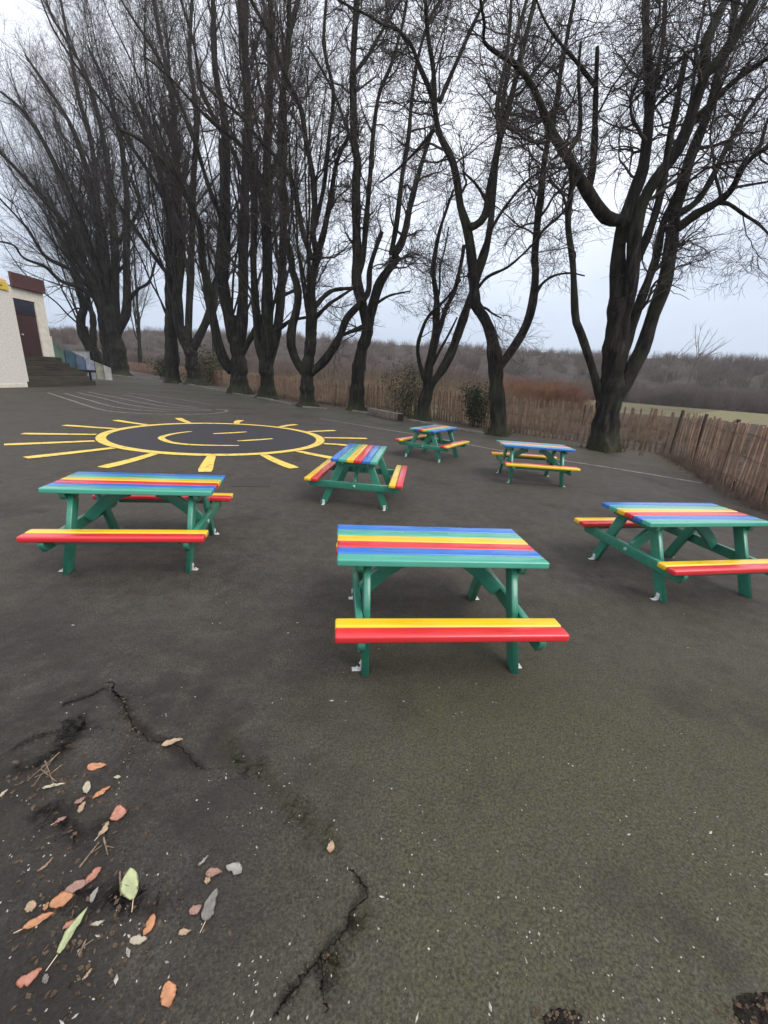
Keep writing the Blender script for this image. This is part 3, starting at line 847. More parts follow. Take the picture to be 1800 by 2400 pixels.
# T4
make_tree('bare_tree', 'bare tree with a swollen knee in its trunk, left of the timber block', (835, 962), [
    ([('2', [(790, 865), (800, 740), (808, 620), (825, 520), (855, 430), (862, 340)])], 33, 27, 0.0),
    ([('2', [(858, 400), (825, 260), (795, 130), (800, 0)]), ('L', [(1540, 1000), (1538, 800), (1545, 700), (1530, 600), (1525, 300), (1532, 150), (1542, -10)])], 25, 13, 0.3),
    ([('2', [(862, 380), (890, 260), (925, 150), (985, 60), (1030, 0)]), ('R', [(40, 1110), (75, 1050), (95, 980), (115, 880), (150, 750), (180, 650), (210, 560)])], 24, 8, -0.4),
    ([('R', [(30, 1100), (55, 960), (80, 750), (105, 600), (120, 430), (145, 260), (190, 100), (250, -10)])], 13, 6, 0.8),
    ([('2', [(800, 130), (830, 20)]), ('L', [(1580, 980), (1600, 750), (1615, 550), (1640, 400), (1690, 280), (1740, 100), (1760, -10)])], 14, 6, -0.8),
    ([('2', [(905, 265), (980, 220), (1095, 195)])], 7, 3, -0.3),
    ([('2', [(850, 385), (800, 410), (740, 430)])], 9, 6, -0.3),
    ([('L', [(1540, 680), (1500, 560), (1450, 420), (1390, 300), (1330, 200)])], 8, 4, 1.0),
    ([('L', [(1530, 320), (1590, 240), (1659, 120), (1720, 20)])], 9, 5, 0.7),
], dict(MIDL, n1=170, n2=1500, n3=5200))

# T5
make_tree('bare_tree', 'bare tree dividing from a short trunk into three curved arms like a trident', (720, 954), [
    ([('2', [(525, 838), (522, 760), (520, 680), (522, 610), (535, 540), (548, 420)])], 35, 23, 0.0),
    ([('2', [(515, 660), (470, 600), (432, 500), (438, 390), (465, 290), (470, 180), (440, 90), (430, 0)]), ('L', [(1225, 1000), (1222, 800), (1230, 600), (1225, 400), (1245, 200), (1250, -10)])], 21, 10, -0.6),
    ([('2', [(540, 520), (552, 350), (545, 200), (562, 60), (585, 0)]), ('L', [(1375, 1090), (1400, 1000), (1430, 850), (1455, 700), (1510, 580)])], 24, 7, 0.6),
    ([('2', [(540, 650), (600, 600), (655, 530), (705, 440), (740, 350), (800, 280), (860, 200)]), ('L', [(1600, 1150), (1650, 1000)])], 21, 9, -0.5),
    ([('L', [(1370, 1110), (1352, 1000), (1360, 900), (1350, 750), (1320, 600), (1300, 470), (1240, 340), (1180, 180), (1100, 30), (1080, -10)])], 15, 8, -0.8),
    ([('L', [(1350, 1120), (1310, 1010), (1290, 900), (1262, 780), (1200, 690), (1110, 590), (1050, 510), (950, 430), (870, 350)])], 13, 5, 0.8),
    ([('2', [(700, 440), (740, 430), (800, 400), (830, 385)])], 10, 5, 0.3),
    ([('2', [(560, 290), (610, 230), (670, 190), (780, 178)])], 12, 7, 0.9),
    ([('2', [(560, 350), (640, 270), (700, 230), (790, 170)])], 10, 5, -0.9),
    ([('L', [(1360, 980), (1400, 800), (1420, 600), (1440, 400), (1400, 200), (1410, -10)])], 11, 7, 1.0),
], dict(MIDL, n1=190, n2=1600, n3=5600), (6, 1.5, 3.0, 0.30, (9, 14), 0.09, 0.0))

# T6
make_tree('bare_tree', 'dark straight trunk splitting into upright stems, left of the three-armed tree', (626, 934), [
    ([('2', [(305, 795), (300, 700), (292, 600), (295, 500), (300, 380)])], 36, 26, 0.0),
    ([('2', [(280, 600), (250, 500), (240, 350), (230, 200), (222, 0)]), ('L', [(1100, 900), (1080, 600), (1070, 400), (1040, 100), (1035, -10)])], 18, 11, -0.8),
    ([('2', [(298, 520), (300, 350), (300, 200), (300, 0)]), ('L', [(1150, 900), (1160, 500), (1172, 200), (1168, -10)])], 28, 13, 0.3),
    ([('2', [(310, 600), (342, 480), (370, 300), (380, 100), (385, 0)]), ('L', [(1225, 900), (1215, 600), (1222, 400), (1240, 200), (1290, -10)])], 22, 11, 0.8),
    ([('2', [(300, 430), (370, 400), (430, 360), (520, 340)])], 12, 6, -0.8),
    ([('L', [(1150, 800), (1050, 640), (930, 540), (830, 440), (730, 330), (620, 240)])], 10, 4, -1.0),
], dict(FAR, n1=190), (4, 2.0, 4.5, 0.34, (12, 18), 0.07, -0.03))

# T7
make_tree('bare_tree', 'broad black bare tree whose stems rise like a closed fan', (553, 922), [
    ([('1', [(1335, 762), (1328, 680), (1325, 580), (1310, 450), (1290, 330)])], 40, 27, 0.0),
    ([('1', [(1290, 640), (1235, 560), (1190, 380), (1150, 150), (1120, 0)]), ('L', [(868, 1000), (830, 900), (760, 760), (690, 680), (600, 600), (520, 560)])], 24, 7, -1.0),
    ([('1', [(1300, 480), (1270, 330), (1240, 200), (1250, 0)]), ('L', [(975, 950), (978, 700), (968, 500), (930, 300), (920, -10)])], 26, 11, 0.4),
    ([('1', [(1325, 520), (1345, 350), (1352, 150), (1350, 0)]), ('L', [(1055, 950), (1062, 700), (1072, 500), (1060, 250), (1064, -10)])], 27, 12, 0.9),
    ([('1', [(1335, 560), (1390, 460), (1450, 350), (1540, 240), (1640, 190)])], 15, 7, -0.9),
    ([('L', [(960, 950), (900, 800), (850, 640), (800, 500), (740, 350), (640, 180), (560, 60)])], 11, 5, -1.2),
    ([('L', [(1050, 760), (1000, 640), (930, 520), (870, 380), (840, 200), (800, 60)])], 11, 6, 1.0),
], dict(FAR, n1=210), (6, 2.0, 5.0, 0.40, (13, 20), 0.08, -0.05))

# T8 pair
make_tree('bare_tree', 'crooked bare tree with a low right arm, right one of a close pair', (455, 902), [
    ([('1', [(1090, 712), (1075, 640), (1060, 540), (1040, 480), (1010, 390)])], 34, 24, 0.0),
    ([('1', [(1050, 520), (1000, 420), (980, 250), (1000, 100), (1010, 0)]), ('L', [(780, 1000), (760, 850), (720, 720), (660, 560), (600, 440)])], 24, 8, -1.0),
    ([('1', [(1060, 540), (1110, 440), (1160, 330), (1190, 230), (1210, 100)]), ('L', [(950, 1050), (960, 850), (955, 600)])], 20, 8, 0.8),
    ([('1', [(1045, 470), (1050, 300), (1060, 100)]), ('L', [(830, 1000), (835, 800), (850, 500), (820, 250), (830, -10)])], 17, 7, 0.4),
], dict(VFAR, n1=200), (7, 2.5, 5.0, 0.42, (16, 23), 0.085, -0.05))
make_tree('bare_tree', 'straight bare trunk standing close left of a crooked one, left one of the close pair', (407, 898), [
    ([('1', [(962, 702), (958, 600), (950, 450), (950, 250), (948, 80)])], 29, 24, 0.0),
    ([('1', [(950, 200), (945, 0)]), ('L', [(735, 1000), (728, 880), (700, 780), (655, 640), (600, 500), (560, 420)])], 22, 7, -0.6),
    ([('1', [(955, 120)]), ('L', [(750, 1000), (765, 850), (760, 650), (740, 400), (690, 150), (660, -10)])], 21, 7, 0.6),
    ([('L', [(720, 1180), (640, 1070), (560, 950), (500, 860), (470, 800)])], 10, 4, -1.0),
    ([('L', [(738, 900), (640, 740), (560, 620), (470, 480), (360, 330), (250, 160)])], 10, 4, -1.2),
], dict(VFAR, n1=200), (6, 4.0, 8.0, 0.50, (14, 22), 0.08, -0.08))

# T9 big fan
make_tree('bare_tree', 'wide bare tree fanning out over the steps and building, second from the left', (283, 880), [
    ([('1', [(672, 664), (660, 560), (640, 460), (625, 380), (600, 290)])], 34, 28, 0.0),
    ([('1', [(620, 400), (570, 270), (520, 150), (430, 0)]), ('L', [(290, 980), (180, 850), (80, 740), (-20, 640)])], 22, 5, -1.5),
    ([('1', [(630, 420), (590, 250), (545, 100), (510, 0)]), ('L', [(340, 950), (260, 760), (180, 600), (90, 470), (-20, 380)])], 22, 5, 0.8),
    ([('1', [(635, 430), (610, 250), (595, 100), (590, 0)]), ('L', [(430, 950), (380, 750), (310, 550), (220, 400), (110, 240)])], 21, 5, 0.2),
    ([('1', [(655, 420), (700, 320), (706, 180), (702, 0)]), ('L', [(548, 950), (545, 800), (520, 600), (470, 400), (380, 200)])], 19, 5, 0.9),
    ([('1', [(640, 450), (640, 250), (640, 0)]), ('L', [(490, 980), (470, 760), (430, 520), (360, 300), (240, 100)])], 20, 5, -0.8),
    ([('1', [(600, 300), (520, 230), (430, 170), (340, 140), (250, 60), (130, 10)]), ('L', [(60, 1060), (-20, 1040)])], 12, 3, -2.0),
    ([('1', [(545, 200), (480, 160), (400, 80), (250, 0)]), ('L', [(120, 990), (20, 880), (-30, 830)])], 11, 3, -1.0),
    ([('L', [(480, 1080), (560, 980), (600, 880), (560, 760)])], 10, 4, 0.6),
    ([('1', [(700, 280), (760, 190), (830, 140)]), ('L', [(680, 1100)])], 9, 3, -0.8),
], dict(VFAR, n1=380, n2=3000, n3=9500), (15, 3.5, 8.0, 0.72, (13, 22), 0.085, -0.20))
# T9b second stem behind
make_tree('bare_tree', 'slim dark bare tree half hidden behind the wide fanning tree', (262, 876), [
    ([('1', [(612, 640), (595, 520), (575, 400), (560, 300)])], 22, 18, 0.0),
    ([('1', [(565, 330), (560, 150), (555, 0)]), ('L', [(420, 900), (400, 650), (340, 420), (300, 200), (260, -10)])], 16, 5, 0.5),
], dict(VFAR, n1=200, n2=1600, n3=5000), (8, 4.0, 8.0, 0.45, (14, 22), 0.12, -0.12))
# T10
make_tree('bare_tree', 'lopped bare tree with knobbly stubs, leftmost of the row beside the steps', (228, 872), [
    ([('1', [(545, 645), (530, 560), (500, 500), (470, 440), (455, 390)])], 30, 20, 0.0),
    ([('1', [(490, 500), (455, 420), (450, 340), (470, 280), (440, 200), (420, 100)]), ('L', [(300, 1080), (260, 960), (200, 820)])], 20, 5, 0.3),
    ([('1', [(515, 540), (518, 420), (515, 330), (500, 290), (480, 200)])], 17, 10, 0.5),
    ([('1', [(455, 400), (436, 380)])], 13, 14, -0.2),
    ([('1', [(460, 300), (425, 290), (390, 310)])], 5, 2, -0.5),
], dict(VFAR, n1=150, n2=1100, n3=3000, l1=(2.0, 5.0)), (8, 4.0, 8.0, 0.55, (12, 18), 0.13, -0.25))

# bare trees further along the row, closing the crown behind
for i, (px, py, lab) in enumerate([(330, 872, 'thin distant tree between the wide fanning tree and the close pair'),
                                   (505, 893, 'thin distant tree between the close pair and the closed-fan tree')]):
    x, y = gnd(px, py)
    make_tree('bare_tree', lab, (px, py), [
        ([('1', [((px) / .42194, (py - 600) / .42194), ((px - 3) / .42194, (py - 660) / .42194), ((px - 6) / .42194, (py - 740) / .42194)])], 9, 6, 0.0),
        ([('1', [((px - 3) / .42194, (py - 680) / .42194), ((px - 14) / .42194, (py - 850) / .42194), ((px - 20) / .42194, (py - 1000) / .42194)])], 6, 2, 0.4)],
        dict(VFAR, n1=110, n2=700, n3=1600, l1=(2, 5)), (6, 3.0, 6.0, 0.5, (9, 15), 0.10, 0.0), 'thin bare trees beyond the row')

# ------------------------------------------------------------------ paling fences
def fence(name, label, line, h, step, lean, post_step, jitter=0.05):
    x0, y0 = line[0]
    root = empty(name, (x0, y0, 0)); tag(root, label, 'fence')
    P = resample([(x, y) for x, y in line], 400)
    s = np.concatenate([[0], np.cumsum(np.linalg.norm(np.diff(P, axis=0), axis=1))])
    T = np.gradient(P, axis=0); T /= np.linalg.norm(T, axis=1, keepdims=True)

    def atl(d):
        return np.array([np.interp(d, s, P[:, 0]), np.interp(d, s, P[:, 1])]), np.array([np.interp(d, s, T[:, 0]), np.interp(d, s, T[:, 1])])
    bm = bmesh.new(); d = 0.05; r2 = random.Random(3)
    while d < s[-1]:
        if lean < 0 and d < 1.9 and r2.random() < 0.55:
            d += step; continue
        p, t = atl(d); a = atan2(t[1], t[0])
        hh = h + r2.uniform(-jitter, jitter); w = r2.uniform(0.050, 0.076); tk = r2.uniform(0.018, 0.03)
        ln = lean + r2.gauss(0, 0.05)
        m = Matrix.Translation((p[0] - x0, p[1] - y0, 0)) @ Matrix.Rotation(a, 4, 'Z') @ Matrix.Rotation(ln, 4, 'Y') @ Matrix.Rotation(r2.gauss(0, .02), 4, 'X')
        tw = r2.uniform(-.012, .012)
        poly = [(-w / 2, -0.05), (w / 2, -0.05), (w / 2 + tw, hh * .5), (w / 2 - .006, hh - .02), (0.006, hh), (-w / 2 + .006, hh - .03), (-w / 2 + tw, hh * .5)]
        aa = [bm.verts.new(m @ Vector((u, -tk / 2 + r2.uniform(-.004, .004), v))) for u, v in poly]
        bb = [bm.verts.new(m @ Vector((u, tk / 2, v))) for u, v in poly]
        n = len(poly)
        bm.faces.new(aa); bm.faces.new(list(reversed(bb)))
        for i in range(n): bm.faces.new((aa[(i + 1) % n], aa[i], bb[i], bb[(i + 1) % n]))
        d += step * r2.uniform(0.8, 1.25)
    bm_obj('pales', bm, M['pale'], root)
    d = 0.0
    while d < min(s[-1], 60):
        p, t = atl(d); nrm = np.array([-t[1], t[0]])
        q = p - x0 * np.array([1, 0]) - y0 * np.array([0, 1]) + nrm * (0.06 if lean < 0 else -0.06)
        bm = bmesh.new(); cyl_bm(bm, (q[0], q[1], -0.1), (q[0] + r2.uniform(-.03, .03), q[1], h + (0.03 if lean < 0 else -0.06)), 0.040, 10, 0.036)
        bm_obj('post', bm, M['post'], root)
        d += post_step
    for zz in (0.22, 0.62, 1.0):
        k = int(max(20, s[-1] / 0.25)); dd = np.linspace(0, s[-1], k)
        pts = np.array([np.r_[atl(q)[0] - [x0, y0], zz + 0.02 * sin(q * 3)] for q in dd])
        off = np.array([[-np.interp(q, s, T[:, 1]), np.interp(q, s, T[:, 0]), 0] for q in dd]) * 0.018
        V, Q = merge([tubes((pts + off)[None], np.full((1, k), 0.004), 4), tubes((pts - off)[None], np.full((1, k), 0.004), 4)])
        np_obj('wire', V, Q, M['wire'], root)
    return root


FL = [(7.92, 11.97), (6.9, 12.8), (6.0, 13.6), (3.95, 15.0), (2.6, 17.1), (0.8, 18.7), (-1.14, 20.5), (-3.2, 21.3), (-4.6, 22.2), (-10.2, 30.0), (-16.3, 36.6), (-24, 46), (-39, 63)]
FR = [(7.95, 11.80), (7.46, 10.35), (6.92, 8.97), (6.33, 7.47), (5.98, 6.27), (5.75, 5.0), (5.55, 3.4)]
fence('paling_fence', 'long brown split-pale fence running behind the row of trees', FL, 1.2, 0.138, 0.03, 2.4)
fence('paling_fence', 'leaning brown split-pale fence at the right edge, coming towards the camera', FR, 1.2, 0.140, -0.06, 1.9, 0.04)

# timber block (sleeper) by the tree foot
a = np.array(gnd(866, 972)); b = np.array(gnd(938, 988))
L = np.linalg.norm(b - a); ang = atan2(b[1] - a[1], b[0] - a[0])
r = empty('timber_sleeper', ((a[0] + b[0]) / 2, (a[1] + b[1]) / 2 + 0.12, 0.008), ang)
tag(r, 'pale square timber beam lying on the ground between two trees', 'timber beam')
bm = bmesh.new(); box_bm(bm, (-L / 2, -0.14, 0), (L / 2, 0.14, 0.27), None, 0.015, 2); bm_obj('beam', bm, M['sleeper'], r)
bm = bmesh.new(); box_bm(bm, (L / 2 + 0.001, -0.13, 0.005), (L / 2 + 0.02, 0.13, 0.262), None, 0.004, 1)
o = bm_obj('end_grain', bm, M['dark'], r); o['label'] = 'dark sawn end of the beam'

# ------------------------------------------------------------------ scrub, wood and hill
def brush(xs, ys, zs, hs, spread, stems, rad, mat, name, K=5, curl=0.10):
    n = len(xs) * stems
    base = np.repeat(np.stack([xs, ys, zs], -1), stems, 0) + VR.normal(0, 1, (n, 3)) * np.repeat(hs, stems)[:, None] * np.array([0.16, 0.16, 0.0])
    H = np.repeat(hs, stems) * VR.uniform(0.5, 1.05, n)
    az = VR.uniform(0, 2 * pi, n); el = np.abs(VR.normal(0, spread, n))
    d = np.stack([np.sin(el) * np.cos(az), np.sin(el) * np.sin(az), np.cos(el)], -1)
    P = np.empty((n, K, 3)); P[:, 0] = base
    for m in range(1, K):
        d = unit(d + curl * VR.normal(size=(n, 3)))
        P[:, m] = P[:, m - 1] + d * (H / (K - 1))[:, None]
    R = np.repeat(rad * hs, stems)[:, None] * np.linspace(1, 0.35, K)[None, :]
    V, Q = tubes(P, R, 3)
    return V, Q


def crest(px): return np.interp(px, [-200, 0, 120, 300, 420, 750, 880, 1000, 1205, 1400, 1564, 1800, 2000], [58, 60, 59, 75, 82, 92, 86, 92, 94, 99, 102, 111, 114])


def hor(px): return 884.04 + (px - 900) * (946.9 - 821.2) / 1800


def hill_point(px, D, frac):
    """world point on the hillside seen at column px, ground distance D, at frac of the crest height"""
    d0 = ray(px, hor(px)); hd = d0 / np.linalg.norm(d0[:2])
    y = hor(px) - crest(px)
    dc = ray(px, y); el = dc[2] / np.linalg.norm(dc[:2])
    return hd[0] * D, hd[1] * D, frac * el


cols = np.linspace(-500, 2300, 90)
rows = []
for D, frac in [(95, 0), (110, 0.05), (135, 0.45), (165, 0.74), (210, 0.86), (260, 0.80), (330, 0.3)]:
    rows.append([(lambda q: (q[0], q[1], max(0.006, q[2] * D * (1 + 0.0 * q[0]) + (CAMH if frac > 0.3 else 0)) + (0.4 * sin(px * .021) if frac > .1 else 0)))(hill_point(px, D, frac)) for px in cols])
G = np.array(rows); nr, nc, _ = G.shape
idx = np.arange(nr * nc).reshape(nr, nc)
Q = np.stack([idx[:-1, :-1], idx[:-1, 1:], idx[1:, 1:], idx[1:, :-1]], -1).reshape(-1, 4)
o = np_obj('hill', G.reshape(-1, 3), Q, M['hill']); o['kind'] = 'structure'


def hill_z(px, D):
    fr = np.interp(D, [95, 110, 135, 165, 210, 260], [0, 0.05, 0.45, 0.74, 0.86, 0.80])
    q = hill_point(px, D, fr)
    return q[0], q[1], max(0, q[2] * D + (CAMH if fr > 0.3 else 0) - 0.5)


bx, by, bz, bh = [], [], [], []
for k in range(3300):
    px = VR.uniform(-250, 2050); D = VR.choice([VR.uniform(92, 112), VR.uniform(110, 215)], p=[0.35, 0.65])
    x, y, z = hill_z(px, D)
    bx.append(x); by.append(y); bz.append(z); bh.append(VR.uniform(2.2, 4.6) * (0.75 if px < 500 else 1.0))
bx, by, bz, bh = map(np.array, (bx, by, bz, bh))
V, Q = brush(bx, by, bz, bh, 0.42, 34, 0.011, None, '', 4)
o = np_obj('distant_wood', V, Q, M['wood_haze']); o['kind'] = 'stuff'; tag(o, 'grey-brown leafless wood covering the hill beyond the field', 'wood')

# undergrowth behind the long fence
def along_fence(n, off0, off1, smax=1.0):
    P = resample(FL, 500); t = VR.uniform(0.02, smax, n) ** 1.2
    i = (t * 498).astype(int)
    T = unit(P[np.minimum(i + 1, 499)] - P[i]); N = np.stack([T[:, 1], -T[:, 0]], -1)
    o = VR.uniform(off0, off1, n)
    return P[i, 0] + N[:, 0] * o, P[i, 1] + N[:, 1] * o


x, y = along_fence(1300, 1.0, 26)
cx_ = project(np.stack([x, y, 0 * x], -1))[0]
ok = cx_ < 1330 + VR.normal(0, 40, len(x)); x, y, cx_ = x[ok], y[ok], cx_[ok]
h = VR.uniform(0.5, 1.5, len(x)) * np.where((cx_ > 850) & (cx_ < 1170), 1.45, 1.0)
V, Q = brush(x, y, np.zeros(len(x)), h, 0.5, 22, 0.008, None, '', 4)
n = 420; t = VR.uniform(0, 1, n)
x = 7.0 + 2.2 * t + VR.uniform(0.3, 9, n); y = VR.uniform(5, 24, n) + VR.uniform(0, 4, n)
ok = (x > np.interp(y, [5, 6.3, 7.5, 9, 10.3, 12, 12.5, 30], [6.6, 6.8, 7.1, 7.6, 8.2, 8.6, 8.2, 8.2])); x, y = x[ok], y[ok]
V2, Q2 = brush(x, y, np.zeros(len(x)), VR.uniform(0.25, 0.75, len(x)), 0.6, 22, 0.010, None, '', 4)
V, Q = merge([(V, Q), (V2, Q2)])
o = np_obj('undergrowth', V, Q, M['scrub']); o['kind'] = 'stuff'; tag(o, 'tan and brown leafless scrub growing behind the paling fence', 'scrub')
x, y = along_fence(420, 14, 60)
cx_ = project(np.stack([x, y, 0 * x], -1))[0]
ok = cx_ < 1130 + VR.normal(0, 60, len(x)); x, y = x[ok], y[ok]
h = VR.uniform(2.0, 4.2, len(x))
V, Q = brush(x, y, np.zeros(len(x)), h, 0.45, 36, 0.008, None, '', 5)
o = np_obj('thicket', V, Q, M['wood_haze']); o['kind'] = 'stuff'; tag(o, 'taller grey leafless thicket in front of the wooded hill', 'thicket')
# rusty bracken bank between the two right trees
pts = [at_y(px, 930, 40) for px in np.linspace(1190, 1320, 60)]
x = np.array([p[0] for p in pts]) + VR.normal(0, .8, 60); y = 34 + VR.uniform(0, 12, 60)
V, Q = brush(x, y, np.zeros(60), VR.uniform(1.7, 2.6, 60), 0.7, 90, 0.009, None, '', 4)
o = np_obj('bracken', V, Q, M['bracken']); o['kind'] = 'stuff'; tag(o, 'rusty orange dead bracken bank beyond the fence', 'bracken')
# dead weeds at the foot of the fences
PF = resample([(p[0] - 0.22, p[1]) for p in FR], 200); i = VR.integers(0, 150, 260)
x = PF[i, 0] + VR.normal(0, .07, 260); y = PF[i, 1] + VR.normal(0, .1, 260)
x2, y2 = along_fence(260, -0.55, -0.12, 0.45)
V, Q = brush(np.r_[x, x2], np.r_[y, y2], np.zeros(520), VR.uniform(0.08, 0.34, 520), 0.6, 6, 0.012, None, '', 4)
o = np_obj('dead_weeds', V, Q, M['weeds']); o['kind'] = 'stuff'; tag(o, 'reddish dead weed stems tangled along the foot of the fences', 'weeds')


def tufts(cx, cy, r, n):
    xs = cx + VR.normal(0, r, n); ys = cy + VR.normal(0, r, n)
    return brush(xs, ys, np.zeros(n), VR.uniform(0.08, 0.26, n), 0.35, 12, 0.018, None, '', 3)


gp = []
for px, py, r, n in [(1166, 1018, 0.22, 34), (990, 984, 0.30, 40), (1415, 1052, 0.4, 26), (1175, 1012, 0.3, 24), (1480, 1035, .35, 20), (840, 960, .3, 14), (960, 975, .6, 24)]:
    cx, cy = gnd(px, py); gp.append(tufts(cx, cy, r, n))
V, Q = merge(gp)
o = np_obj('grass_tufts', V, Q, M['grassblade']); o['kind'] = 'stuff'; tag(o, 'green grass tufts growing round the feet of the trees', 'grass')


def leafy(name, label, base_px, w, h, n, leaf, mat, Yoff=0.0):
    X, Y = gnd(*base_px); Y += Yoff; X = at_y(base_px[0], base_px[1], Y)[0]
    root = empty(name, (X, Y, 0)); tag(root, label, 'shrub')
    k = 16
    az = VR.uniform(0, 2 * pi, k)
    P = np.empty((k, 8, 3)); P[:, 0] = np.stack([VR.normal(0, w * .12, k), VR.normal(0, w * .12, k), np.zeros(k)], -1)
    d = unit(np.stack([0.35 * np.cos(az), 0.35 * np.sin(az), np.ones(k)], -1))
    for m in range(1, 8):
        d = unit(d + .16 * VR.normal(size=(k, 3))); P[:, m] = P[:, m - 1] + d * h * VR.uniform(.08, .15, (k, 1))
    V, Q = tubes(P, np.full((k, 8), 0.012) * np.linspace(1, .4, 8), 5)
    np_obj('stem', V, Q, M['twig'], root)
    # leaf quads in clumps round the stems
    c = P[VR.integers(0, k, n), VR.integers(2, 8, n)] + VR.normal(0, 1, (n, 3)) * np.array([w * .15, w * .15, h * .07])
    c[:, 2] = np.clip(c[:, 2], 0.05, None)
    u = unit(VR.normal(size=(n, 3))); v = unit(np.cross(u, VR.normal(size=(n, 3))))
    ls = leaf * VR.uniform(.6, 1.3, (n, 1))
    V = np.stack([c - u * ls, c + v * ls * .45, c + u * ls, c - v * ls * .45], 1).reshape(-1, 3)
    np_obj('foliage', V, np.arange(4 * n).reshape(n, 4), mat, root, False)


leafy('evergreen_shrub', 'dark evergreen bush in front of the fence between the leaning and S-curved trees', (1113, 1003), 0.9, 1.75, 2600, 0.045, M['evergreen'], 0.3)
leafy('evergreen_shrub', 'olive ivy-covered bush against the fence left of the leaning tree', (948, 978), 1.5, 2.6, 2600, 0.05, M['ivy'], 0.4)
leafy('evergreen_shrub', 'green-brown bush at the kerb left of the closed-fan tree', (495, 905), 3.2, 3.4, 3000, 0.09, M['ivy'], 2.0)
leafy('evergreen_shrub', 'low dark bush behind the straight trunk of the close pair', (390, 893), 2.5, 2.2, 1800, 0.09, M['evergreen'], 2.5)

# small lone trees standing above the wood on the right
for px, D, hh, lab in [(1600, 118, 18.0, 'wind-blown small bare tree rising above the wood on the right'), (1545, 125, 18.0, 'thin bare sapling rising above the wood beside a wind-blown tree')]:
    q = hill_point(px, D, 0)
    root = empty('bare_tree', (q[0], q[1], 0)); tag(root, lab, 'tree', 'small trees above the wood')
    n = 11 if px == 1600 else 3
    T0 = np.array([[0, 0, -.2], [.3, 0, hh * .25], [.5, 0, hh * .45], [1.1, 0, hh * .62]]); tp = resample(T0, 16)[None]
    tr = np.linspace(.22, .12, 16)[None]
    P = np.zeros((n, 16, 3)); P[:, 0] = tp[0, VR.integers(9, 16, n)]
    d = unit(np.stack([VR.normal(0.35, .45, n), VR.normal(0, .4, n), np.ones(n) * .9], -1))
    for m in range(1, 16):
        d = unit(d + .06 * VR.normal(size=(n, 3)) + np.array([0.020, 0, 0])); P[:, m] = P[:, m - 1] + d * hh * .42 / 15
    R = np.full((n, 16), .07) * np.linspace(1, .3, 16)
    V, Q = merge([tubes(tp, tr, 8), tubes(P, R, 5)]); np_obj('trunk', V, Q, M['wood_haze'], root)
    a, ar = sprout(P + np.array([q[0], q[1], 0]), R, 110 if n > 4 else 25, .2, 1, (.5, .2), (1.2, 3), (.4, .6), 8, .12, .1, .3, .02)
    V, Q = tubes(a - np.array([q[0], q[1], 0]), ar, 3); np_obj('crown', V, Q, M['wood_haze'], root)

# ------------------------------------------------------------------ school building on the left
bld = empty('school_building', (-17, 19.65, 0))
tag(bld, 'cream roughcast building with maroon door and fascia at the left edge', 'building')


def wbox(name, lo, hi, mat, parent=bld, bev=0.01, origin=(-17, 19.65, 0)):
    bm = bmesh.new(); box_bm(bm, [lo[i] - origin[i] for i in range(3)], [hi[i] - origin[i] for i in range(3)], None, bev, 1)
    return bm_obj(name, bm, mat, parent)


w = wbox('front_wall', (-24, 4, -0.1), (-17, 19.78, 4.02), M['render']); w['label'] = 'rough cream front wall'
wbox('plinth', (-17.0 + .001, 4, 0.0), (-16.97, 19.63, 0.16), M['render2'])
o = wbox('painted_band', (-23.9, 4.1, 4.021), (-17.02, 19.70, 4.52), M['orangecap'], bev=0.08)
o['label'] = 'peach painted parapet above the front wall'
# recessed bay: jamb, pier, header
wbox('pier', (-21, 22.18, 1.2), (-18.0, 22.78, 4.40), M['render2'])
wbox('header', (-21, 20.70, 3.92), (-18.0, 22.17, 4.40), M['render2'])
wbox('jamb', (-21, 19.66, 1.2), (-18.0, 20.94, 3.919), M['render2'])
o = wbox('fascia', (-17.98, 20.90, 4.402), (-17.86, 22.82, 5.02), M['fascia']); o['label'] = 'maroon fascia under the roof'
wbox('roof', (-21.2, 20.96, 4.402), (-17.982, 22.80, 4.47), M['railgrey'])
wbox('low_wall', (-21, 22.781, 1.0), (-18.1, 23.0, 2.42), M['render2'])
d = wbox('door', (-18.12, 20.96, 1.41), (-18.06, 22.16, 3.28), M['maroon']); d['label'] = 'maroon door panel'
bm = bmesh.new(); cyl_bm(bm, (-18.05 + 17, 21.12 - 19.65, 2.35), (-17.99 + 17, 21.12 - 19.65, 2.35), 0.03, 10); bm_obj('handle', bm, M['galv'], d)
wbox('transom_window', (-18.12, 20.96, 3.33), (-18.05, 22.16, 3.90), M['glass'])
wbox('transom_bar', (-18.12, 20.96, 3.281), (-18.03, 22.16, 3.329), M['maroon'])

sg = empty('wall_sign', (-17, 17.5, 4.1)); tag(sg, 'yellow sign with an olive stripe on top of the front wall', 'sign')
wbox('sign_panel', (-17.018, 15.6, 4.03), (-16.95, 19.60, 4.34), M['signyellow'], sg, 0.006, (-17, 17.5, 4.1))
wbox('stripe', (-16.949, 16.2, 4.15), (-16.94, 19.3, 4.22), M['signdark'], sg, 0.002, (-17, 17.5, 4.1))

st = empty('entrance_steps', (-17.6, 22, 0)); tag(st, 'dark mossy concrete steps below the maroon door', 'steps')
tiers = [(0.0, 0.26, -16.98, 24.25), (0.26, 0.50, -17.12, 24.05), (0.50, 0.72, -17.24, 23.95), (0.72, 0.94, -17.40, 23.6), (0.94, 1.16, -17.58, 23.3), (1.16, 1.40, -17.76, 23.02)]
for z0, z1, xf, ye in tiers:
    wbox('step', (-18.9, 19.66, z0 + 0.001), (xf, ye, z1), M['steps'], st, 0.015, (-17.6, 22, 0))

# painted hoarding / balustrade that drops away behind the steps
br = empty('painted_balustrade', (-18.6, 24, 0)); tag(br, 'sloping balustrade with blue, green and white painted panels right of the steps', 'balustrade')


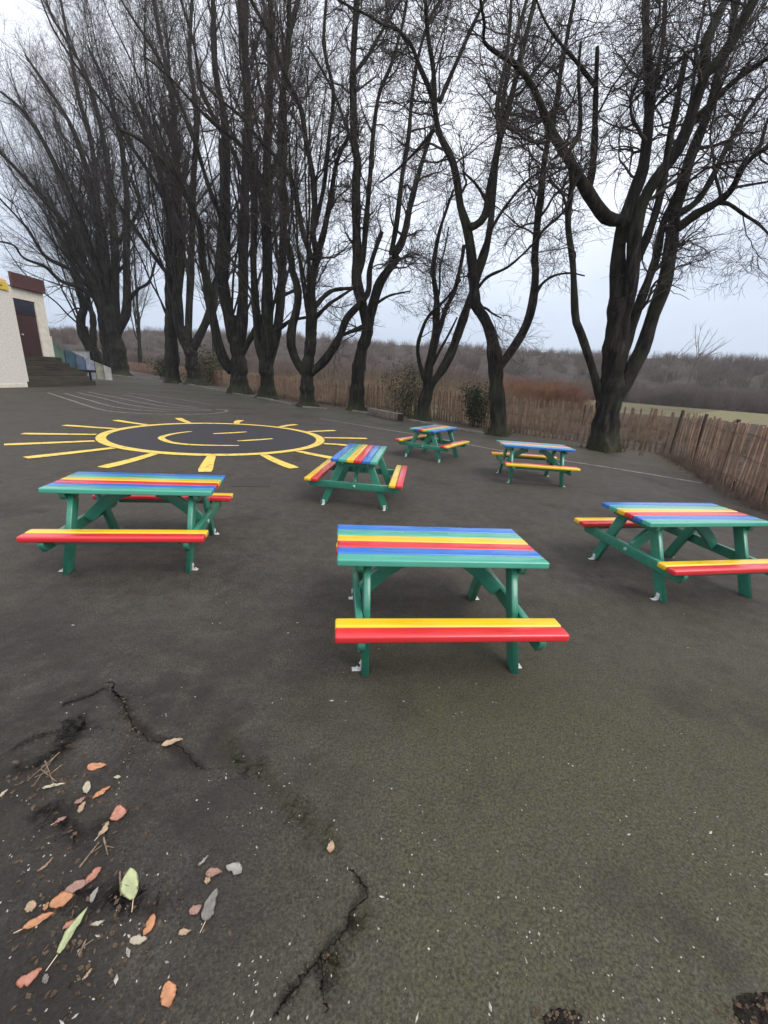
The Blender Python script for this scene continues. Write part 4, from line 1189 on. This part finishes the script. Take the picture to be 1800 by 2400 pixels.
def slope_panel(name, xa, ya, xb, yb, za0, za1, zb0, zb1, mat, th_=0.06):
    bm = bmesh.new()
    prism_bm(bm, [(0, za0), (1, zb0), (1, zb1), (0, za1)], th_, lambda u, v, w: (xa + (xb - xa) * u + w + 18.6, ya + (yb - ya) * u - 24, v))
    return bm_obj(name, bm, mat, br)


def pm(name, c): return simple(name, c, 0.6, 0.3, 2.0, 0.1)


slope_panel('rail', -18.3, 23.0, -18.6, 26.6, 1.2, 2.42, 0.35, 1.05, M['railgrey'])
pc = [(0.10, 0.16, 0.12), (0.05, 0.10, 0.13), (0.10, 0.14, 0.20), (0.32, 0.34, 0.42), (0.30, 0.29, 0.22), (0.48, 0.47, 0.44)]
for i, c in enumerate(pc):
    t0, t1 = i / 6 * .97 + .02, (i + 1) / 6 * .97
    ya, yb = 23.05 + 5.2 * t0, 23.05 + 5.2 * t1
    f1 = lambda t: 2.15 - 1.15 * t
    slope_panel('panel', -18.25 - .3 * t0, ya, -18.25 - .3 * t1, yb, 0.3 * (1 - t0) + .15, f1(t0) - .1, 0.3 * (1 - t1) + .15, f1(t1) - .1, pm('mural_paint', c), 0.03)
wx, wy = gnd(213, 874)
wl = empty('boundary_wall', (wx, wy, 0)); tag(wl, 'pale low wall beyond the steps, left of the lopped tree', 'wall')
wr = Matrix.Rotation(radians(150), 4, 'Z')
bm = bmesh.new(); box_bm(bm, (0, -0.15, 0), (9, 0.15, 2.0), wr, 0.02, 1); bm_obj('panel', bm, M['white'], wl)
bm = bmesh.new(); box_bm(bm, (-0.05, -0.2, 2.001), (9.05, 0.2, 2.07), wr, 0.01, 1); bm_obj('coping', bm, M['kerb'], wl)
bn = empty('low_bench', (-18.0, 25.0, 0)); tag(bn, 'dark low plank bench sticking out beside the steps', 'bench')
wbox('plank', (-18.2, 24.1, 0.66), (-17.8, 25.6, 0.80), M['dark'], bn, 0.01, (-18, 25, 0))
for yy in (24.75, 25.3): wbox('leg', (-18.05, yy, 0), (-17.95, yy + .07, 0.659), M['dark'], bn, 0.005, (-18, 25, 0))

# ------------------------------------------------------------------ fallen leaves
def leaf_mat(name, c):
    k = NT(name); o = k.obj()
    n = k.noise(30, 5, 0.6, vec=o); n2 = k.noise(9, 3, vec=o)
    col = k.ramp(n, [(0.3, tuple(x * .80 for x in c)), (0.7, tuple(min(1, x * 1.15) for x in c))])
    col = k.mix(k.ramp(n2, [(0.55, 0), (0.7, .40)]), col, tuple(x * .5 for x in c))
    return k.done(col, 0.8, n, 0.4, 0.003, 0.15)


LM = {'orange': leaf_mat('orange_leaf', (0.84, 0.46, 0.26)), 'coral': leaf_mat('coral_leaf', (0.80, 0.42, 0.31)), 'tan': leaf_mat('tan_leaf', (0.76, 0.58, 0.41)),
      'cream': leaf_mat('cream_leaf', (0.80, 0.73, 0.58)), 'green': leaf_mat('pale_green_leaf', (0.72, 0.76, 0.46)), 'grey': leaf_mat('grey_leaf', (0.40, 0.375, 0.34)),
      'pink': leaf_mat('pinkish_leaf', (0.62, 0.40, 0.33)), 'white': leaf_mat('whitish_leaf', (0.60, 0.57, 0.52))}


def leaf(u, v, lu, aspect, ang, c, label, curl=0.16, stalk=True):
    """u, v, lu in zoomed photo units; ang = image angle of the long axis"""
    px, py = .5425 * u, 1600 + .5425 * v
    a, b = px - .27 * lu * cos(ang), py + .27 * lu * sin(ang)
    a2, b2 = px + .27 * lu * cos(ang), py - .27 * lu * sin(ang)
    p0 = np.array(gnd(a, b)); p1 = np.array(gnd(a2, b2)); c0 = (p0 + p1) / 2
    L = np.linalg.norm(p1 - p0); rz = atan2(p1[1] - p0[1], p1[0] - p0[0])
    L *= 1.05; W = L * aspect * 1.05
    bm = bmesh.new(); n = 16; rows = []
    ph = random.uniform(0, 6); bend = random.uniform(-.10, .10) * L; wide = random.uniform(0.65, 1.1)
    tear = random.choice([0, 0, 1, -1]); tpos = random.uniform(.3, .75); fold = random.uniform(-0.1, 0.35)
    tl, tr_ = random.uniform(.82, 1.08), random.uniform(.82, 1.08)
    for i in range(n + 1):
        t = i / n; x = (t - .5) * L
        hw = W / 2 * (sin(pi * t ** wide) ** 0.72 if 0 < t < 1 else 0.03)
        zb = curl * L * (t - .5) ** 2 * 1.2
        row = []
        for j in range(-3, 4):
            q = j / 3
            side = (tl if q < 0 else tr_) * (1 + .07 * sin(11 * t + ph + (2 if q > 0 else 0)) + .05 * sin(29 * t + 2 * ph))
            if tear and q * tear > 0: side *= 1 - 0.5 * math.exp(-((t - tpos) / .07) ** 2)
            row.append(bm.verts.new((x, q * hw * side + bend * sin(pi * t), 0.0040 + .0016 * sin(21 * t + ph + 4 * q) * (abs(q) > .3) - (0.0012 if q == 0 else 0) + zb + abs(q) ** 1.4 * fold * W * .45 + .0012 * sin(ph + 8 * t + 3 * q) + .0008 * abs(sin(14 * t + 5 * abs(q))))))
        rows.append(row)
    for i in range(n):
        for j in range(6): bm.faces.new((rows[i][j], rows[i + 1][j], rows[i + 1][j + 1], rows[i][j + 1]))
    bmesh.ops.solidify(bm, geom=bm.faces[:], thickness=0.0008)
    root = bm_obj('fallen_leaf', bm, LM[c], None, True)
    root.location = (c0[0], c0[1], 0.009); root.rotation_euler = (random.uniform(-.08, .08), 0, rz)
    tag(root, label, 'leaf', 'fallen leaves in the left foreground')
    if stalk:
        bm = bmesh.new(); cyl_bm(bm, (-L * .5, 0, .004 + curl * L * .3), (-L * .78, L * .06, .004), max(.0010, L * .012), 5, max(.0008, L * .008))
        bm_obj('stalk', bm, LM['tan'], root)
    return root


R_ = radians
for a in [
    (420, 370, 80, .50, R_(5), 'orange', 'orange oval leaf, topmost of the scattered leaf patch'),
    (440, 490, 92, .42, R_(35), 'orange', 'curled orange leaf below the topmost orange one, dark shadow under it'),
    (347, 522, 55, .60, R_(30), 'pink', 'brown crumpled leaf overlapping a small tan one'),
    (358, 550, 55, .50, R_(60), 'tan', 'small tan leaf overlapped by a brown crumpled one'),
    (515, 575, 60, .85, R_(90), 'coral', 'squarish coral leaf at the right of the patch'),
    (450, 645, 75, .45, R_(55), 'tan', 'tan pointed leaf on a long thin stalk'),
    (264, 605, 58, .60, R_(30), 'pink', 'dull pinkish leaf with a pale stalk at left'),
    (745, 272, 92, .40, R_(18), 'tan', 'pale tan leaf lying alone at the end of the crack'),
    (235, 458, 100, .20, R_(12), 'cream', 'narrow cream leaf beside the pile of twigs'),
    (380, 465, 52, .45, R_(85), 'cream', 'small upright cream leaf left of the curled orange one'),
    (408, 850, 95, .62, R_(48), 'coral', 'rosy leaf at the upper end of the long overlapping chain'),
    (335, 895, 120, .50, R_(25), 'pink', 'brownish pink torn leaf in the middle of the overlapping chain'),
    (268, 955, 108, .72, R_(20), 'orange', 'broad orange leaf at the lower end of the overlapping chain'),
    (168, 1045, 145, .38, R_(28), 'orange', 'long pointed orange leaf left of the pale green lance leaf'),
    (137, 980, 42, .75, R_(100), 'tan', 'tiny tan scrap above the long pointed orange leaf'),
    (412, 930, 72, .42, R_(65), 'white', 'grey-white oval leaf right of the overlapping chain'),
    (572, 885, 135, .48, R_(95), 'green', 'pale green ragged leaf standing nearly upright in the picture'),
    (318, 1090, 235, .22, R_(58), 'green', 'long pale green lance-shaped leaf with a drawn-out tip'),
    (645, 1062, 105, .52, R_(65), 'orange', 'orange leaf whose lower tip touches a cream one'),
    (600, 1125, 75, .50, R_(5), 'cream', 'cream leaf touching the foot of an orange one'),
    (800, 1090, 55, .55, R_(15), 'tan', 'small peach leaf alone below the grey angular leaf'),
    (845, 990, 62, .70, R_(30), 'pink', 'mottled red-brown leaf left of the grey angular leaf'),
    (916, 975, 150, .50, R_(70), 'grey', 'large grey angular leaf with a sharp upper point'),
    (1010, 822, 68, .65, R_(160), 'white', 'whitish rounded leaf, rightmost of the patch'),
    (925, 838, 70, .50, R_(10), 'pink', 'pink leaf lying on a peach one near the whitish leaf'),
    (900, 860, 48, .65, R_(80), 'tan', 'peach leaf partly under a pink one'),
    (880, 782, 60, .28, R_(45), 'white', 'slim white leaf above the pink one'),
    (130, 1285, 125, .58, R_(32), 'coral', 'coral leaf in the bottom left corner'),
    (730, 1360, 108, .70, R_(95), 'orange', 'round-ended orange leaf closest to the bottom edge'),
    (380, 1272, 62, .38, R_(50), 'tan', 'slim tan leaf between the coral and round-ended orange leaves'),
    (200, 1293, 42, .62, R_(95), 'grey', 'small grey scrap right of the coral corner leaf'),
    (200, 797, 88, .18, R_(42), 'pink', 'slim pink leaf left above the overlapping chain'),
    (425, 1050, 62, .35, R_(18), 'cream', 'slim cream leaf right of the green lance-shaped one'),
    (18, 490, 48, .60, R_(40), 'cream', 'pale leaf cut by the left edge of the picture'),
    (508, 421, 32, .60, R_(5), 'cream', 'tiny cream scrap right below the topmost orange leaf'),
    (300, 1060, 66, .50, R_(35), 'coral', 'reddish leaf tucked under the green lance-shaped leaf'),
    (1430, 722, 50, .70, R_(80), 'tan', 'tan scrap lying alone far right of the leaf patch'),
    (205, 980, 40, .70, R_(60), 'orange', 'little orange leaf under the broad orange one'),
]:
    leaf(*a[:7], stalk=('stalk' in a[6] or a[2] > 130))

M['deadtwig'] = simple('dry_twig_bark', (0.20, 0.150, 0.105), 0.9, 0.5, 60, 0.3, 0.003, 0.1)
# broken twigs by the leaves
tw = bmesh.new(); x0, y0 = gz(190, 400)
root = empty('twig_pile', (x0, y0, 0.009)); tag(root, 'small heap of dry broken twigs left of the leaves', 'twigs')
tws = [((260, 310), (120, 435)), ((240, 330), (150, 450)), ((270, 370), (200, 420)), ((180, 390), (250, 440)), ((220, 400), (150, 420)), ((200, 360), (240, 460))]
for j, (p, q) in enumerate(tws):
    a, b = gz(*p), gz(*q); bm = bmesh.new()
    cyl_bm(bm, (a[0] - x0, a[1] - y0, .003 + .003 * j), (b[0] - x0, b[1] - y0, .003), 0.0022, 6, .0011)
    bm_obj('twig', bm, M['deadtwig'], root)
for k_, (p, q, lab) in enumerate([((450, 680), (468, 755), 'thin dry twig below the tan pointed leaf'), ((520, 830), (525, 930), 'straight grey twig left of the ragged green leaf'), ((345, 810), (430, 700), 'forked pale twig above the overlapping leaf chain'), ((345, 1190), (375, 1120), 'short grey-green twig by the lance-shaped leaf tip')]):
    a, b = gz(*p), gz(*q); bm = bmesh.new()
    cyl_bm(bm, (0, 0, .004), (b[0] - a[0], b[1] - a[1], .003), 0.0032, 6, .002)
    cyl_bm(bm, ((b[0] - a[0]) * .5, (b[1] - a[1]) * .5, .004), ((b[0] - a[0]) * .75 + .02, (b[1] - a[1]) * .75 + .008, .006), 0.0018, 5, .001)
    o = bm_obj('dry_twig', bm, M['deadtwig']); o.location = (a[0], a[1], .009); tag(o, lab, 'twig')

# pale grit, bark flakes and seed husks strewn over the near tarmac
n = 1300
px = rng.uniform(-100, 1900, n); py = 1330 + 1090 * rng.uniform(0, 1, n) ** 0.7
kk = (np.sin(px * .011 + 1.3) * np.sin(py * .013 + px * .004) + np.sin(px * .031 + py * .02) * .6 + rng.normal(0, .55, n)) > .35
px, py = px[kk], py[kk]; n = len(px)
vs, fs = [], []
for i in range(n):
    x, y = gnd(px[i], py[i])
    big = rng.random() < 0.07
    ln = rng.uniform(.006, .014) if big else rng.uniform(.0016, .0048); wd = ln * (rng.uniform(.2, .5) if big else rng.uniform(.4, .9)); a = rng.uniform(0, pi)
    ca, sa = cos(a), sin(a); k = len(vs)
    for (uu, vv, zz) in [(-ln, 0, .0), (0, -wd, .0), (ln, 0, .001), (0, wd, .0), (0, 0, wd * .7)]:
        vs.append((x + uu * ca - vv * sa, y + uu * sa + vv * ca, .0085 + zz))
    fs += [(k, k + 1, k + 4), (k + 1, k + 2, k + 4), (k + 2, k + 3, k + 4), (k + 3, k, k + 4)]
o = np_obj('grit', vs, fs, M['grit'], None, False); o['kind'] = 'stuff'; tag(o, 'pale grit and flakes scattered over the tarmac', 'grit')

def crumbs(n, cu, cv, su, sv, size, mat, name, label):
    vs, fs = [], []
    for i in range(n):
        u, v = cu + rng.normal(0, su), cv + rng.normal(0, sv)
        x, y = gz(u, v)
        ln = size * rng.uniform(.2, 1.0) ** 1.5 * 1.9; wd = ln * rng.uniform(.12, .9); a = rng.uniform(0, pi); ca, sa = cos(a), sin(a); k = len(vs)
        up = rng.uniform(.0005, .004)
        for (uu, vv, zz) in [(-ln, 0, 0), (-ln * .2, -wd, up), (ln, 0, up * .6), (ln * .1, wd, 0.0003)]:
            vs.append((x + uu * ca - vv * sa, y + uu * sa + vv * ca, .0092 + zz))
        fs.append((k, k + 1, k + 2, k + 3))
    return np.array(vs), np.array(fs)


M['crumb'] = simple('rotted_leaf_crumb', (0.085, 0.060, 0.042), 0.9, 0.8, 50, 0, 0.01, 0.1)
V, Q = merge([crumbs(420, 260, 850, 230, 330, .006, None, '', ''), crumbs(260, 560, 1150, 330, 250, .005, None, '', ''), crumbs(160, 180, 420, 120, 70, .007, None, '', ''), crumbs(200, 560, 200, 60, 110, .005, None, '', ''), crumbs(150, 1420, 1180, 60, 160, .003, None, '', ''), crumbs(90, 3240, 1420, 90, 50, .005, None, '', ''), crumbs(60, 2430, 1450, 70, 30, .004, None, '', '')])
o = np_obj('leaf_litter', V, Q, M['crumb'], None, False); o['kind'] = 'stuff'; tag(o, 'rotted brown leaf crumbs and dirt round the fallen leaves', 'leaf litter')

# ------------------------------------------------------------------ damp winter air
bm = bmesh.new(); box_bm(bm, (-240, -30, -1.0), (240, 345, 42))
hm = bpy.data.materials.new('winter_haze'); hm.use_nodes = True
ht = hm.node_tree; ht.nodes.remove(ht.nodes['Principled BSDF'])
pv = ht.nodes.new('ShaderNodeVolumePrincipled'); pv.inputs['Density'].default_value = HAZE; pv.inputs['Color'].default_value = (0.84, 0.86, 0.90, 1); pv.inputs['Anisotropy'].default_value = 0.2
ht.links.new(pv.outputs[0], ht.nodes['Material Output'].inputs['Volume'])
o = bm_obj('haze', bm, hm); o['kind'] = 'stuff'; tag(o, 'thin grey winter haze over the yard and the hill', 'haze')

# ------------------------------------------------------------------ camera, sky, sun
cam = bpy.data.cameras.new('camera'); co = bpy.data.objects.new('camera', cam); link(co)
cam.sensor_fit = 'HORIZONTAL'; cam.sensor_width = 36; cam.lens = F / 1800 * 36
cam.clip_end = 3000; cam.clip_start = 0.05
m3 = Matrix((tuple(RT), tuple(UP), tuple(-FW))).transposed()
co.matrix_world = Matrix.Translation((0, 0, CAMH)) @ m3.to_4x4()
scene.camera = co

SUN_EL, SUN_AZ = radians(48), radians(125)      # azimuth from +Y towards +X
w = bpy.data.worlds.new('World'); scene.world = w; w.use_nodes = True
t = w.node_tree; bg = t.nodes['Background']
sky = t.nodes.new('ShaderNodeTexSky'); sky.sky_type = 'NISHITA'; sky.sun_disc = False
sky.sun_elevation = SUN_EL; sky.sun_rotation = SUN_AZ; sky.air_density = 1.0; sky.dust_density = 2.5; sky.ozone_density = 1.0
tc = t.nodes.new('ShaderNodeTexCoord')
mp = t.nodes.new('ShaderNodeMapping'); mp.inputs['Scale'].default_value = (1, 1, 3.0); t.links.new(tc.outputs['Generated'], mp.inputs['Vector'])
nz = t.nodes.new('ShaderNodeTexNoise'); nz.inputs['Scale'].default_value = 2.2; nz.inputs['Detail'].default_value = 6; t.links.new(mp.outputs[0], nz.inputs['Vector'])
rp = t.nodes.new('ShaderNodeValToRGB'); t.links.new(nz.outputs['Fac'], rp.inputs[0])
rp.color_ramp.elements[0].position = 0.3; rp.color_ramp.elements[0].color = (5.5, 5.85, 6.6, 1)
rp.color_ramp.elements[1].position = 0.72; rp.color_ramp.elements[1].color = (8.6, 8.8, 9.3, 1)
sx = t.nodes.new('ShaderNodeSeparateXYZ'); t.links.new(tc.outputs['Generated'], sx.inputs[0])
er = t.nodes.new('ShaderNodeMapRange'); t.links.new(sx.outputs[2], er.inputs[0]); er.inputs[1].default_value = 0.0; er.inputs[2].default_value = 0.40
hz = t.nodes.new('ShaderNodeMix'); hz.data_type = 'RGBA'; hz.inputs[6].default_value = (3.2, 3.85, 4.9, 1)
t.links.new(er.outputs[0], hz.inputs[0]); t.links.new(rp.outputs[0], hz.inputs[7])
mx = t.nodes.new('ShaderNodeMix'); mx.data_type = 'RGBA'; mx.inputs[0].default_value = 0.90
t.links.new(sky.outputs[0], mx.inputs[6]); t.links.new(hz.outputs[2], mx.inputs[7]); t.links.new(mx.outputs[2], bg.inputs['Color'])
bg.inputs['Strength'].default_value = 0.10
sl = bpy.data.lights.new('sun', 'SUN'); sl.energy = 1.3; sl.angle = radians(40); sl.color = (1, .96, .9)
so = bpy.data.objects.new('sun', sl); link(so)
dv = Vector((sin(SUN_AZ) * cos(SUN_EL), cos(SUN_AZ) * cos(SUN_EL), sin(SUN_EL)))
so.rotation_euler = dv.to_track_quat('Z', 'Y').to_euler()

scene.render.engine = 'CYCLES'
scene.view_settings.view_transform = 'Standard'; scene.view_settings.look = 'None'
scene.view_settings.exposure = 0.84; scene.view_settings.gamma = 1.0
